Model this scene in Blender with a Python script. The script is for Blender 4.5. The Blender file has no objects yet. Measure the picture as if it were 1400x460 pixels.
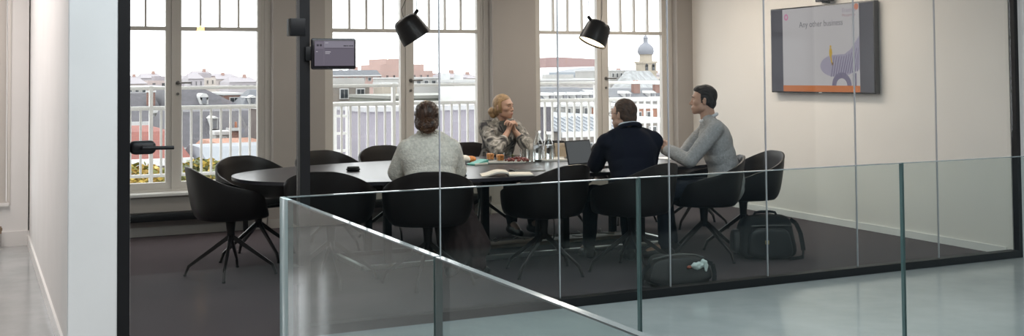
import bpy, bmesh, math, random
from mathutils import Vector, Matrix, Quaternion, noise
random.seed(7)
C = bpy.context.scene.collection
PI = math.pi
V = Vector

# ------------------------------------------------------------------ materials
MATS = {}
def mat(name, col, rough=.5, metal=0., var=0., scale=8., bump=0., bscale=60., emit=None, estr=1., spec=.5, stretch=None, coat=0.):
    if name in MATS: return MATS[name]
    m = bpy.data.materials.new(name); m.use_nodes = True
    nt = m.node_tree; b = nt.nodes['Principled BSDF']
    b.inputs['Base Color'].default_value = (*col, 1); b.inputs['Roughness'].default_value = rough
    b.inputs['Metallic'].default_value = metal; b.inputs['Specular IOR Level'].default_value = spec
    b.inputs['Coat Weight'].default_value = coat
    tc = nt.nodes.new('ShaderNodeTexCoord')
    src = tc.outputs['Object']
    if stretch:
        mp = nt.nodes.new('ShaderNodeMapping'); mp.inputs['Scale'].default_value = stretch
        nt.links.new(src, mp.inputs['Vector']); src = mp.outputs['Vector']
    if var > 0:
        n = nt.nodes.new('ShaderNodeTexNoise'); n.inputs['Scale'].default_value = scale; n.inputs['Detail'].default_value = 5
        nt.links.new(src, n.inputs['Vector'])
        r = nt.nodes.new('ShaderNodeValToRGB')
        r.color_ramp.elements[0].position = .3; r.color_ramp.elements[1].position = .7
        r.color_ramp.elements[0].color = (*[max(0, c*(1-var)) for c in col], 1)
        r.color_ramp.elements[1].color = (*[min(1, c*(1+var)) for c in col], 1)
        nt.links.new(n.outputs['Fac'], r.inputs['Fac']); nt.links.new(r.outputs['Color'], b.inputs['Base Color'])
    if bump > 0:
        n2 = nt.nodes.new('ShaderNodeTexNoise'); n2.inputs['Scale'].default_value = bscale; n2.inputs['Detail'].default_value = 3
        nt.links.new(src, n2.inputs['Vector'])
        bp = nt.nodes.new('ShaderNodeBump'); bp.inputs['Strength'].default_value = bump; bp.inputs['Distance'].default_value = .01
        nt.links.new(n2.outputs['Fac'], bp.inputs['Height']); nt.links.new(bp.outputs['Normal'], b.inputs['Normal'])
    if emit:
        b.inputs['Emission Color'].default_value = (*emit, 1); b.inputs['Emission Strength'].default_value = estr
    MATS[name] = m; return m

def glass(name, tint, ior=1.5, rough=0.0, gain=1.0):
    """pane glass: clear transmission with a Fresnel reflection on each face"""
    if name in MATS: return MATS[name]
    m = bpy.data.materials.new(name); m.use_nodes = True; nt = m.node_tree; nt.nodes.clear()
    o = nt.nodes.new('ShaderNodeOutputMaterial'); t = nt.nodes.new('ShaderNodeBsdfTransparent')
    g = nt.nodes.new('ShaderNodeBsdfGlossy'); f = nt.nodes.new('ShaderNodeFresnel'); x = nt.nodes.new('ShaderNodeMixShader')
    t.inputs['Color'].default_value = (*tint, 1); g.inputs['Roughness'].default_value = rough
    ge = nt.nodes.new('ShaderNodeNewGeometry'); mr = nt.nodes.new('ShaderNodeMapRange')     # same reflectance on the exit face
    mr.inputs[3].default_value = ior; mr.inputs[4].default_value = 1/ior
    nt.links.new(ge.outputs['Backfacing'], mr.inputs[0]); nt.links.new(mr.outputs[0], f.inputs['IOR'])
    nt.links.new(f.outputs['Fac'], x.inputs['Fac']); nt.links.new(t.outputs[0], x.inputs[1]); nt.links.new(g.outputs[0], x.inputs[2])
    nt.links.new(x.outputs[0], o.inputs['Surface'])
    MATS[name] = m; return m

def brick_mat(name, c1, c2, mortar, scale=6.):
    if name in MATS: return MATS[name]
    m = mat(name, c1, .85); nt = m.node_tree; b = nt.nodes['Principled BSDF']
    tc = nt.nodes.new('ShaderNodeTexCoord'); mp = nt.nodes.new('ShaderNodeMapping'); mp.inputs['Rotation'].default_value = (PI/2, 0, 0)
    br = nt.nodes.new('ShaderNodeTexBrick'); br.inputs['Scale'].default_value = scale
    br.inputs['Color1'].default_value = (*c1, 1); br.inputs['Color2'].default_value = (*c2, 1); br.inputs['Mortar'].default_value = (*mortar, 1)
    br.inputs['Mortar Size'].default_value = .03
    nt.links.new(tc.outputs['Object'], mp.inputs['Vector']); nt.links.new(mp.outputs['Vector'], br.inputs['Vector'])
    nt.links.new(br.outputs['Color'], b.inputs['Base Color']); return m

def camo_mat():
    m = mat('blouse_print', (.2, .19, .18), .85); nt = m.node_tree; b = nt.nodes['Principled BSDF']
    tc = nt.nodes.new('ShaderNodeTexCoord'); n = nt.nodes.new('ShaderNodeTexNoise'); n.inputs['Scale'].default_value = 11; n.inputs['Detail'].default_value = 2
    n.inputs['Distortion'].default_value = 1.6
    r = nt.nodes.new('ShaderNodeValToRGB'); r.color_ramp.interpolation = 'EASE'
    e = r.color_ramp.elements; e[0].position = .38; e[0].color = (.04, .037, .04, 1); e[1].position = .47; e[1].color = (.17, .16, .145, 1)
    k = e.new(.56); k.color = (.24, .225, .20, 1); k = e.new(.66); k.color = (.45, .42, .39, 1)
    nt.links.new(tc.outputs['Object'], n.inputs['Vector']); nt.links.new(n.outputs['Fac'], r.inputs['Fac']); nt.links.new(r.outputs['Color'], b.inputs['Base Color'])
    return m

# ------------------------------------------------------------------ object helpers
def tag(o, label=None, cat=None, group=None, kind=None):
    if label: o['label'] = label
    if cat: o['category'] = cat
    if group: o['group'] = group
    if kind: o['kind'] = kind
    return o
def thing(name, label, cat, loc=(0, 0, 0), rz=0., group=None):
    o = bpy.data.objects.new(name, None); C.objects.link(o); o.empty_display_size = .1
    o.location = loc; o.rotation_euler = (0, 0, rz)
    return tag(o, label, cat, group)
def root_struct(name, loc=(0, 0, 0)):
    o = bpy.data.objects.new(name, None); C.objects.link(o); o.location = loc; o['kind'] = 'structure'; return o
def obj(name, bm, m, parent=None, smooth=True, loc=None, angle=40):
    me = bpy.data.meshes.new(name)
    bmesh.ops.recalc_face_normals(bm, faces=bm.faces)
    bm.to_mesh(me); bm.free()
    for x in (m if isinstance(m, (list, tuple)) else [m]): me.materials.append(x)
    o = bpy.data.objects.new(name, me); C.objects.link(o)
    if parent: o.parent = parent
    if loc: o.location = loc
    if smooth:
        me.shade_smooth()
        try: me.set_sharp_from_angle(angle=math.radians(angle))
        except Exception: pass
    return o
def struct(name, bm, m, parent=None, smooth=False):
    o = obj(name, bm, m, parent, smooth)
    if not parent: o['kind'] = 'structure'
    return o
def bake(o, mods):
    """apply modifiers and keep the object"""
    for ty, kw in mods:
        md = o.modifiers.new(ty, ty)
        for k, v in kw.items(): setattr(md, k, v)
    dg = bpy.context.evaluated_depsgraph_get(); dg.update()
    me = bpy.data.meshes.new_from_object(o.evaluated_get(dg)); old = o.data
    o.modifiers.clear(); o.data = me; me.name = old.name
    return o
def dup(root, loc, rz, label=None):
    r = root.copy(); C.objects.link(r); r.location = loc; r.rotation_euler = (0, 0, rz)
    if label: r['label'] = label
    for ch in root.children:
        c = ch.copy(); C.objects.link(c); c.parent = r
        for g in ch.children:
            d = g.copy(); C.objects.link(d); d.parent = c
    return r
NB = bmesh.new
def box(bm, x0, x1, y0, y1, z0, z1, M=None, mi=0):
    vs = [bm.verts.new((x, y, z)) for x in (x0, x1) for y in (y0, y1) for z in (z0, z1)]
    if M: 
        for v in vs: v.co = M @ v.co
    fs = []
    for q in ((0, 1, 3, 2), (4, 6, 7, 5), (0, 4, 5, 1), (2, 3, 7, 6), (0, 2, 6, 4), (1, 5, 7, 3)):
        f = bm.faces.new([vs[i] for i in q]); f.material_index = mi; fs.append(f)
    return vs, fs
def bbox(bm, x0, x1, y0, y1, z0, z1, bev=.004, seg=2, M=None):
    t = NB(); box(t, x0, x1, y0, y1, z0, z1)
    bmesh.ops.bevel(t, geom=t.edges[:], offset=bev, segments=seg, affect='EDGES', profile=.5)
    if M: bmesh.ops.transform(t, matrix=M, verts=t.verts)
    merge(bm, t)
def merge(bm, t):
    me = bpy.data.meshes.new('tmp'); t.to_mesh(me); t.free(); bm.from_mesh(me); bpy.data.meshes.remove(me)
def prism(bm, pts, z0, z1, mi=0):
    a = [bm.verts.new((x, y, z0)) for x, y in pts]; b = [bm.verts.new((x, y, z1)) for x, y in pts]
    n = len(pts)
    bm.faces.new(a[::-1]); bm.faces.new(b)
    for i in range(n): bm.faces.new((a[i], a[(i+1) % n], b[(i+1) % n], b[i]))
def frame_of(d):
    d = d.normalized(); u = V((0, 0, 1)) if abs(d.z) < .95 else V((1, 0, 0))
    a = d.cross(u).normalized(); return a, d.cross(a).normalized()
def tube(bm, pts, r, n=12, cap=True, closed=False):
    pts = [V(p) for p in pts]; N = len(pts)
    rr = r if isinstance(r, (list, tuple)) else [r]*N
    rings = []; a = None
    for i, p in enumerate(pts):
        if closed: d = pts[(i+1) % N]-pts[i-1]
        else: d = pts[min(i+1, N-1)]-pts[max(i-1, 0)]
        d.normalize()
        if a is None: a, b = frame_of(d)
        else:
            a = (a-d*a.dot(d)).normalized(); b = d.cross(a)
        rings.append([bm.verts.new(p+a*math.cos(t)*rr[i]+b*math.sin(t)*rr[i]) for t in [2*PI*k/n for k in range(n)]])
    for i in range(N if closed else N-1):
        p, q = rings[i], rings[(i+1) % N]
        for k in range(n): bm.faces.new((p[k], p[(k+1) % n], q[(k+1) % n], q[k]))
    if cap and not closed:
        bm.faces.new(rings[0][::-1]); bm.faces.new(rings[-1])
def bar(bm, p, q, w, h, w2=None, h2=None):
    """rectangular bar p->q, w wide sideways, h in the other direction"""
    p, q = V(p), V(q); a, b = frame_of(q-p); w2 = w2 or w; h2 = h2 or h
    A = [bm.verts.new(p+a*s*w/2+b*t*h/2) for s, t in ((-1, -1), (1, -1), (1, 1), (-1, 1))]
    B = [bm.verts.new(q+a*s*w2/2+b*t*h2/2) for s, t in ((-1, -1), (1, -1), (1, 1), (-1, 1))]
    bm.faces.new(A[::-1]); bm.faces.new(B)
    for i in range(4): bm.faces.new((A[i], A[(i+1) % 4], B[(i+1) % 4], B[i]))
def lathe(bm, prof, n=32, M=None, mi=0):
    rings = []
    for r, z in prof:
        if r < 1e-5: rings.append([bm.verts.new((0, 0, z))])
        else: rings.append([bm.verts.new((r*math.cos(2*PI*k/n), r*math.sin(2*PI*k/n), z)) for k in range(n)])
    for p, q in zip(rings, rings[1:]):
        for k in range(n):
            if len(p) == 1 and len(q) == 1: continue
            if len(p) == 1: f = bm.faces.new((p[0], q[k], q[(k+1) % n]))
            elif len(q) == 1: f = bm.faces.new((p[k], p[(k+1) % n], q[0]))
            else: f = bm.faces.new((p[k], p[(k+1) % n], q[(k+1) % n], q[k]))
            f.material_index = mi
    if M:
        bmesh.ops.transform(bm, matrix=M, verts=[v for r in rings for v in r])
def rc(bm, a, b, ra, rb, n=14):
    """tapered capsule"""
    a, b = V(a), V(b); d = b-a; L = d.length
    if L < 1e-6: d = V((0, 0, 1))
    u, w = frame_of(d); d = d.normalized(); rings = []
    for i in range(5):
        t = PI/2*(1-i/4.); rings.append((a-d*ra*math.sin(t), ra*math.cos(t)))
    for i in range(5):
        t = PI/2*i/4.; rings.append((b+d*rb*math.sin(t), rb*math.cos(t)))
    R = []
    for c, r in rings:
        if r < 1e-6: R.append([bm.verts.new(c)])
        else: R.append([bm.verts.new(c+u*r*math.cos(2*PI*k/n)+w*r*math.sin(2*PI*k/n)) for k in range(n)])
    for p, q in zip(R, R[1:]):
        for k in range(n):
            if len(p) == 1: bm.faces.new((p[0], q[(k+1) % n], q[k]))
            elif len(q) == 1: bm.faces.new((p[k], p[(k+1) % n], q[0]))
            else: bm.faces.new((p[k], p[(k+1) % n], q[(k+1) % n], q[k]))
def ell(bm, c, r, M=None, sub=3):
    t = NB(); bmesh.ops.create_icosphere(t, subdivisions=sub, radius=1)
    T = Matrix.Translation(V(c)) @ (M.to_4x4() if M else Matrix.Identity(4)) @ Matrix.Diagonal((*r, 1))
    bmesh.ops.transform(t, matrix=T, verts=t.verts); merge(bm, t)

# ------------------------------------------------------------------ palette
white_wall = mat('wall_paint_white', (.80, .79, .775), .65, var=.02, scale=3, bump=.03, bscale=150)
room_wall = mat('wall_paint_warm_white', (.80, .765, .72), .6, var=.02, scale=3, bump=.03, bscale=150)
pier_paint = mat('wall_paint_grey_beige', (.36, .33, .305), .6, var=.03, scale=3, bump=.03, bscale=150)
frame_paint = mat('window_paint', (.58, .55, .51), .4)
skirt_paint = mat('skirting_paint', (.80, .79, .77), .4)
black_metal = mat('black_powder_coat', (.008, .008, .009), .45, var=.1, spec=.3)
chair_plastic = mat('black_chair_plastic', (.0095, .0065, .006), .40, bump=.02, bscale=300, spec=.35)
chair_metal = mat('black_chair_metal', (.05, .044, .042), .34, metal=.8)
pad_fabric = mat('black_chair_pad', (.010, .008, .008), .8, bump=.2, bscale=250, spec=.2)
table_top_m = mat('dark_table_linoleum', (.03, .027, .033), .30, var=.08, scale=20, spec=.38)
steel = mat('brushed_steel', (.55, .54, .52), .28, metal=1.)
white_steel = mat('white_painted_steel', (.80, .80, .79), .5)
pane = glass('window_glass', (.97, .98, .98))
part_glass = glass('partition_glass', (.955, .965, .96))
bal_glass = glass('balustrade_glass', (.90, .95, .945))
def refr(name, col, ior):
    m = mat(name, col, 0.0); b = m.node_tree.nodes['Principled BSDF']; b.inputs['Transmission Weight'].default_value = 1; b.inputs['IOR'].default_value = ior; return m
clear = refr('clear_table_glass', (.96, .98, .98), 1.45)
edge_m = mat('polished_glass_edge', (.10, .17, .17), .10, spec=.8)
joint_m = mat('silicone_joint', (.42, .42, .44), .25)

# ------------------------------------------------------------------ room shell
YP, YW = 6.242, 10.834            # partition plane, inner face of the window wall
WIN = (1.69, 4.05, 6.405); HALF = .92; YF = 11.0
ZC = 2.80
def xr(y): return 7.41+.028*(y-6.24)
# concrete
def concrete():
    m = mat('polished_concrete', (.40, .405, .40), .22, spec=.5); nt = m.node_tree; b = nt.nodes['Principled BSDF']
    tc = nt.nodes.new('ShaderNodeTexCoord'); n1 = nt.nodes.new('ShaderNodeTexNoise'); n1.inputs['Scale'].default_value = 1.3; n1.inputs['Detail'].default_value = 8; n1.inputs['Roughness'].default_value = .65
    nt.links.new(tc.outputs['Object'], n1.inputs['Vector']); r = nt.nodes.new('ShaderNodeValToRGB')
    r.color_ramp.elements[0].position = .3; r.color_ramp.elements[0].color = (.28, .30, .303, 1); r.color_ramp.elements[1].position = .72; r.color_ramp.elements[1].color = (.41, .422, .42, 1)
    nt.links.new(n1.outputs['Fac'], r.inputs['Fac']); nt.links.new(r.outputs['Color'], b.inputs['Base Color'])
    n2 = nt.nodes.new('ShaderNodeTexNoise'); n2.inputs['Scale'].default_value = 4; n2.inputs['Detail'].default_value = 6
    nt.links.new(tc.outputs['Object'], n2.inputs['Vector']); mr = nt.nodes.new('ShaderNodeMapRange'); mr.inputs[3].default_value = .07; mr.inputs[4].default_value = .22
    nt.links.new(n2.outputs['Fac'], mr.inputs[0]); nt.links.new(mr.outputs[0], b.inputs['Roughness'])
    return m
conc = concrete()
def carpet():
    m = mat('carpet_dark_taupe', (.085, .072, .075), .95, spec=.1); nt = m.node_tree; b = nt.nodes['Principled BSDF']
    tc = nt.nodes.new('ShaderNodeTexCoord'); n = nt.nodes.new('ShaderNodeTexNoise'); n.inputs['Scale'].default_value = 260; n.inputs['Detail'].default_value = 4
    nt.links.new(tc.outputs['Object'], n.inputs['Vector']); r = nt.nodes.new('ShaderNodeValToRGB')
    r.color_ramp.elements[0].color = (.058, .046, .050, 1); r.color_ramp.elements[1].color = (.100, .080, .086, 1)
    nt.links.new(n.outputs['Fac'], r.inputs['Fac']); nt.links.new(r.outputs['Color'], b.inputs['Base Color'])
    bp = nt.nodes.new('ShaderNodeBump'); bp.inputs['Strength'].default_value = .5; bp.inputs['Distance'].default_value = .004
    nt.links.new(n.outputs['Fac'], bp.inputs['Height']); nt.links.new(bp.outputs['Normal'], b.inputs['Normal']); return m
bm = NB()   # hall floor around the stair void, and the passage to the left of the room
box(bm, -4, 7.47, 3.80, YP, -.25, 0); box(bm, -4, .90, -7, 3.80, -.25, 0); box(bm, -4, .42, YP, YW+.2, -.25, 0)
struct('floor', bm, conc)
bm = NB(); prism(bm, [(.42, YP), (7.47, YP), (7.6, YW+.2), (.42, YW+.2)], -.25, .004)

struct('floor_carpet', bm, carpet())
bm = NB(); box(bm, .90, 7.47, -7, 3.80, -3.3, -3.1); struct('floor_lower', bm, conc)
bm = NB(); box(bm, .42, 7.7, YP+.1, YW+.2, ZC, ZC+.2); box(bm, -4, .42, YP, YW+.2, ZC, ZC+.2); struct('ceiling', bm, mat('ceiling_paint', (.70, .68, .65), .8))
bm = NB()   # hall ceiling with a skylight opening above the stair void
box(bm, -4, 7.7, 4.6, YP+.1, 3.2, 3.4); box(bm, -4, .6, -7, 4.6, 3.2, 3.4); box(bm, 5.6, 7.7, -7, 4.6, 3.2, 3.4); box(bm, .6, 5.6, -7, .5, 3.2, 3.4)
struct('ceiling_hall', bm, mat('hall_ceiling_paint', (.78, .78, .77), .8))
bm = NB(); box(bm, .42, 7.7, YP, YP+.12, ZC-.02, 3.3); struct('wall_bulkhead', bm, white_wall)
# window wall
bm = NB(); xs = [.42]
for c in WIN: xs += [c-HALF, c+HALF]
xs += [7.75]
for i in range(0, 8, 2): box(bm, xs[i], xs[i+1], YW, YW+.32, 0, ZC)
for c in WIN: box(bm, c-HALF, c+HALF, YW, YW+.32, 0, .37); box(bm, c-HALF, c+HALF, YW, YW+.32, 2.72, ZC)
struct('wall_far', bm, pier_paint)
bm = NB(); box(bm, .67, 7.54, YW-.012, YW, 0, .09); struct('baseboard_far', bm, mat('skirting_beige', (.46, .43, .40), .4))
# right wall (room) and hall right wall
bm = NB(); prism(bm, [(xr(6.24), 6.30), (xr(YW+.3), YW+.3), (7.9, YW+.3), (7.9, 6.30)], 0, ZC); struct('wall_right', bm, room_wall)
bm = NB(); prism(bm, [(xr(6.36)-.012, 6.36), (xr(YW)-.012, YW), (xr(YW), YW), (xr(6.36), 6.36)], 0, .066); struct('baseboard_right', bm, skirt_paint)
bm = NB(); box(bm, 7.47, 7.7, -7, 3.9, -3.3, 3.3); struct('wall_hall_side', bm, mat('dark_hall_paint', (.065, .095, .12), .7, var=.05, scale=2))  # unseen stretch, kept dark to weaken its reflection in the glass
bm = NB(); box(bm, 7.47, 7.7, 3.9, 6.30, -3.3, 3.3); box(bm, 7.452, 7.47, 6.21, 6.30, 0, 3.3); struct('wall_hall_right', bm, white_wall)
bm = NB(); box(bm, 7.455, 7.47, 3.8, 6.225, 0, .075); struct('baseboard_hall', bm, skirt_paint)
# wall between room and left passage; its end faces the hall
bm = NB(); box(bm, .43, .675, YP, YW, 0, 3.3)
bmesh.ops.bevel(bm, geom=[e for e in bm.edges if abs(e.verts[0].co.z-e.verts[1].co.z) > 1 and e.verts[0].co.y < YP+.01], offset=.004, segments=2, affect='EDGES')
struct('wall_left', bm, white_wall)
bm = NB(); box(bm, .415, .43, YP+.01, YW, 0, .085); struct('baseboard_left', bm, skirt_paint)
bm = NB(); box(bm, .675, .690, YP+.1, YW, 0, .09); struct('baseboard_room', bm, mat('skirting_beige', (.5, .5, .5)))
# passage: far wall with a tall window, left wall with windows
bm = NB(); box(bm, -4, -1.34, YW, YW+.3, 0, ZC); box(bm, .245, .43, YW, YW+.3, 0, ZC); box(bm, -1.34, .245, YW, YW+.3, 0, .36); box(bm, -1.34, .245, YW, YW+.3, 2.6, ZC)
struct('wall_passage', bm, white_wall)
bm = NB(); box(bm, -4, .43, YW-.014, YW, 0, .13); struct('baseboard_passage', bm, skirt_paint)
bm = NB(); box(bm, -4.2, -4, -7, -3, -.1, 3.3)
box(bm, -4.2, -4, -3, 11.2, -.1, 3.3)
struct('wall_hall_left', bm, white_wall)
bm = NB()
box(bm, -4.2, 7.7, -7.2, -7, -3.3, 3.4)
struct('wall_hall_back', bm, mat('dark_hall_paint', (.065, .095, .12), .7, var=.05, scale=2))
bm = NB(); box(bm, .88, .90, -7, 3.8, -3.2, 0); box(bm, .90, 7.47, 3.80, 3.82, -3.2, -.25); struct('wall_void', bm, white_wall)

# passage window (only its right edge shows)
w = root_struct('window_4', (-1.10, YW, 0))
bm = NB()
for x0, x1, y0, y1 in ((1.16, 1.34, .02, .14), (-.24, -.14, .02, .14), (-.05, .05, .03, .13)): box(bm, x0, x1, y0, y1, .50, 2.48)
box(bm, -.24, 1.34, .02, .14, .38, .50); box(bm, -.24, 1.34, .02, .14, 2.48, 2.6); box(bm, -.14, 1.16, .03, .13, 1.92, 1.97)
obj('window_frame', bm, frame_paint, w, False)
bm = NB(); bbox(bm, 1.345, 1.375, -.012, .06, .36, 2.66, .004); obj('architrave', bm, mat('architrave_paint', (.70, .67, .63), .4), w)
bm = NB(); bbox(bm, 1.20, 1.25, -.004, .06, .44, 2.6, .004); obj('bead', bm, frame_paint, w)
bm = NB(); bbox(bm, -.30, 1.365, -.05, .14, .355, .385, .004); obj('window_sill', bm, mat('sill_paint', (.75, .74, .72), .35), w)
bm = NB(); box(bm, -.14, 1.16, .07, .078, .5, 2.48); obj('glass_pane', bm, pane, w, False)
# radiator pipe with valve
t = thing('radiator_valve', 'brass radiator valve on a grey pipe at the foot of the passage wall', 'radiator valve', (.196, YW-.09, 0))
bm = NB(); tube(bm, [(0, 0, .0), (0, 0, .14)], .009); obj('pipe', bm, steel, t)
bm = NB(); tube(bm, [(0, 0, .125), (0, 0, .15), (0, 0, .152), (0, 0, .175), (0, 0, .177), (0, 0, .19)], [.010, .010, .016, .016, .010, .008], 10); tube(bm, [(0, 0, .160), (-.09, 0, .160)], .009); obj('valve', bm, mat('old_brass', (.34, .26, .19), .35, metal=.9), t)

# ------------------------------------------------------------------ windows: three pairs of tall glazed doors
def window(n, c):
    w = root_struct('window_%d' % n, (c, YF, 0))
    bm = NB()
    for s in (-1, 1):
        box(bm, s*.92, s*.865, -.06, .08, .37, 2.72); box(bm, s*.865, s*.84, -.035, .08, .37, 2.72)
    box(bm, -.92, .92, -.06, .08, 2.66, 2.72); box(bm, -.92, .92, -.05, .08, .37, .42)
    obj('window_frame', bm, frame_paint, w, False)
    for s in (-1, 1):
        bm = NB()
        a, b = (.005, .84)
        def bx(x0, x1, y0, y1, z0, z1): box(bm, min(s*x0, s*x1), max(s*x0, s*x1), y0, y1, z0, z1)
        bx(.006, .072, -.03, .03, .42, 2.66); bx(.80, .84, -.03, .03, .42, 2.66)
        bx(.072, .80, -.03, .03, .42, .485); bx(.072, .80, -.03, .03, 2.60, 2.66); bx(.072, .80, -.026, .026, 1.925, 1.962)
        for k in (1, 2, 3): x = .072+.728*k/4; bx(x-.009, x+.009, -.02, .02, 1.962, 2.60)
        if s < 0: bx(-.012, .02, -.045, -.03, .42, 2.66)
        o = obj('sash', bm, frame_paint, w, False)
        bm = NB(); bx(.07, .803, -.003, .003, .48, 2.605); obj('glass_pane', bm, pane, w, False)
        if s > 0:
            bm = NB(); tube(bm, [(.038, -.03, 1.425), (.038, -.055, 1.425)], .009); tube(bm, [(.038, -.055, 1.425), (.16, -.055, 1.425)], .008)
            tube(bm, [(.038, -.028, 1.425), (.038, -.036, 1.425)], .02, 16); tube(bm, [(.038, -.028, 1.32), (.038, -.04, 1.32)], .014, 16)
            obj('handle', bm, mat('dark_steel', (.20, .19, .18), .35, metal=1), o)
    bm = NB(); bbox(bm, -.95, .95, YW-YF-.045, -.03, .37, .40, .005); obj('window_sill', bm, mat('sill_paint_room', (.70, .69, .66), .35), w)
    return w
for i, c in enumerate(WIN): window(i+1, c)
# low black convectors under the windows
lab = ['long black convector under the window nearest the glass door', 'long black convector under the middle window', 'long black convector under the window beside the screen wall']
for c, l in zip(WIN, lab):
    t = thing('convector', l, 'convector', (c-.02, YW-.10, 0), 0, 'black convectors along the window wall')
    bm = NB(); bbox(bm, -.92, .82, -.05, .085, .155, .225, .006); obj('casing', bm, black_metal, t)
    bm = NB()
    for k in range(58): box(bm, -.90+k*.03, -.894+k*.03, -.035, .07, .2255, .229)
    obj('grille', bm, black_metal, t, False)
    for x in (-.75, .65):
        bm = NB(); bbox(bm, x-.02, x+.02, -.02, .02, 0, .156, .003); obj('foot', bm, black_metal, t)
    bm = NB(); tube(bm, [(.86, .0, 0), (.86, .0, .19), (.81, 0, .195)], .008); tube(bm, [(.86, 0, .15), (.86, 0, .2)], .016); obj('valve_pipe', bm, steel, t)

# ------------------------------------------------------------------ glass partition and door
w = root_struct('wall_front')
bm = NB()
box(bm, .675, .738, YP, YP+.08, 0, ZC); box(bm, 7.412, 7.452, YP, YP+.05, 0, ZC)
box(bm, 1.656, 1.715, YP, YP+.08, 0, ZC)
box(bm, .738, 1.656, YP, YP+.08, ZC-.06, ZC); box(bm, 1.715, 7.412, YP, YP+.08, ZC-.06, ZC); box(bm, 1.715, 7.412, YP, YP+.08, 0.0, .055)
obj('frame', bm, black_metal, w, False)
JX = [1.715, 2.524, 3.336, 4.168, 4.974, 5.79, 6.593, 7.412]
for i in range(7):
    bm = NB(); box(bm, JX[i]+.0035, JX[i+1]-.0035, YP+.034, YP+.046, .05, ZC-.05); obj('glass_panel', bm, part_glass, w, False)
for x in JX[1:-1]:
    bm = NB(); bbox(bm, x-.0036, x+.0036, YP+.033, YP+.047, .055, ZC-.06, .002); obj('joint', bm, joint_m, w)
d = root_struct('door_1')
bm = NB(); box(bm, .744, 1.650, YP+.034, YP+.046, .012, ZC-.065); obj('glass_leaf', bm, part_glass, d, False)
bm = NB(); bbox(bm, .738, .875, YP-.002, YP+.085, 1.062, 1.135, .03, 4); o = obj('lock_case', bm, black_metal, d)
bm = NB(); tube(bm, [(.80, YP-.0, 1.100), (.80, YP-.055, 1.100)], .011); tube(bm, [(.795, YP-.055, 1.10), (.955, YP-.055, 1.098)], .010, 12); obj('lever', bm, black_metal, o)
for z in (1.705, .30):
    bm = NB(); bbox(bm, 1.602, 1.69, YP-.004, YP+.084, z, z+.10, .004); obj('hinge', bm, black_metal, d)
# room booking screen on the post
t = thing('booking_screen', 'small dark touch screen with a grey booking page fixed to the black door post', 'screen', (1.715, YP-.02, 1.513))
bm = NB(); bbox(bm, 0, .265, -.012, .012, 0, .178, .011, 3); obj('bezel', bm, mat('black_gloss_plastic', (.012, .01, .012), .25), t)
bm = NB(); bbox(bm, -.03, .03, .0, .03, .05, .13, .003); obj('bracket', bm, black_metal, t)
def emis(name, col, s=1., rough=.3): return mat(name, (.02, .02, .02), rough, emit=col, estr=s, spec=.12)
bm = NB(); box(bm, .018, .252, -.0135, -.012, .020, .164); scr = obj('display', bm, emis('booking_display', (.115, .10, .13)), t, False)
lt = emis('booking_light', (.20, .185, .225)); dk = emis('booking_dark', (.03, .025, .035))
bm = NB(); box(bm, .074, .250, -.0142, -.0136, .124, .162); obj('header', bm, lt, scr, False)
bm = NB(); box(bm, .022, .070, -.0142, -.0136, .118, .158); box(bm, .0715, .0735, -.0142, -.0136, .022, .162); obj('sidebar', bm, emis('booking_side', (.15, .13, .165)), scr, False)
bm = NB()
for x0, x1, z0, z1 in ((.188, .206, .132, .138), (.209, .216, .132, .138), (.222, .232, .132, .138), (.235, .245, .132, .138), (.030, .042, .132, .144), (.048, .060, .132, .144), (.078, .245, .120, .1215)):
    bm = NB(); box(bm, x0, x1, -.0148, -.0143, z0, z1); obj('text', bm, dk, scr, False)
for x0, x1, z0, z1 in ((.080, .112, .098, .102), (.080, .106, .089, .092), (.026, .036, .100, .103), (.080, .098, .150, .153)):
    bm = NB(); box(bm, x0, x1, -.0148, -.0143, z0, z1); obj('text', bm, emis('booking_text', (.45, .43, .47)), scr, False)

# ------------------------------------------------------------------ glass balustrade round the stair void
XS, YB, HB = .957, 3.865, 1.052
G = 'glass balustrades round the stair void'
def bal(x0, x1, y0, y1, label):
    t = thing('glass_balustrade', label, 'balustrade', ((x0+x1)/2, (y0+y1)/2, 0), 0, G)
    cx, cy = (x0+x1)/2, (y0+y1)/2
    bm = NB(); e = .0035
    box(bm, x0-cx, x1-cx, y0-cy, y1-cy, -.05, HB-e); obj('pane', bm, bal_glass, t, False)
    bm = NB()
    box(bm, x0-cx, x1-cx, y0-cy, y1-cy, HB-e, HB)
    obj('top_edge', bm, mat('glass_top_edge', (.22, .27, .28), .06, spec=1.), t, False)
    for k in (0, 1):
        bm = NB()
        if x1-x0 > y1-y0: e0 = (x0, x1)[k]-cx; box(bm, e0-.0012, e0+.0012, y0-cy, y1-cy, -.05, HB)
        else: e0 = (y0, y1)[k]-cy; box(bm, x0-cx, x1-cx, e0-.0012, e0+.0012, -.05, HB)
        obj('side_edge', bm, edge_m, t, False)
    bm = NB()
    if x1-x0 > y1-y0: box(bm, x0-cx, x1-cx, -.03, .03, -.16, -.02)
    else: box(bm, -.03, .03, y0-cy, y1-cy, -.16, -.02)
    obj('base_shoe', bm, mat('aluminium_shoe', (.5, .5, .5), .4, metal=1), t, False)
bal(XS+.022, 2.417, YB, YB+.0175, 'far glass balustrade beginning at the corner edge')
bal(2.426, 3.838, YB, YB+.0175, 'far glass balustrade in front of the slumped bag')
bal(3.847, 5.26, YB, YB+.0175, 'far glass balustrade at the right end of the picture')
bal(XS, XS+.0175, 2.424, YB-.10, 'near glass balustrade running towards the viewer from the corner')
bal(XS, XS+.0175, .98, 2.414, 'near glass balustrade lowest in the picture, past the first joint')
t = thing('balustrade_corner_piece', 'pale aqua upright glass edge at the corner of the balustrade', 'balustrade', (XS, YB-.05, 0))
bm = NB(); bbox(bm, 0, .019, -.048, .0675, -.05, HB, .003); o = obj('upright_edge', bm, mat('aqua_glass_edge', (.46, .62, .64), .15, spec=.8), t)
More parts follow.
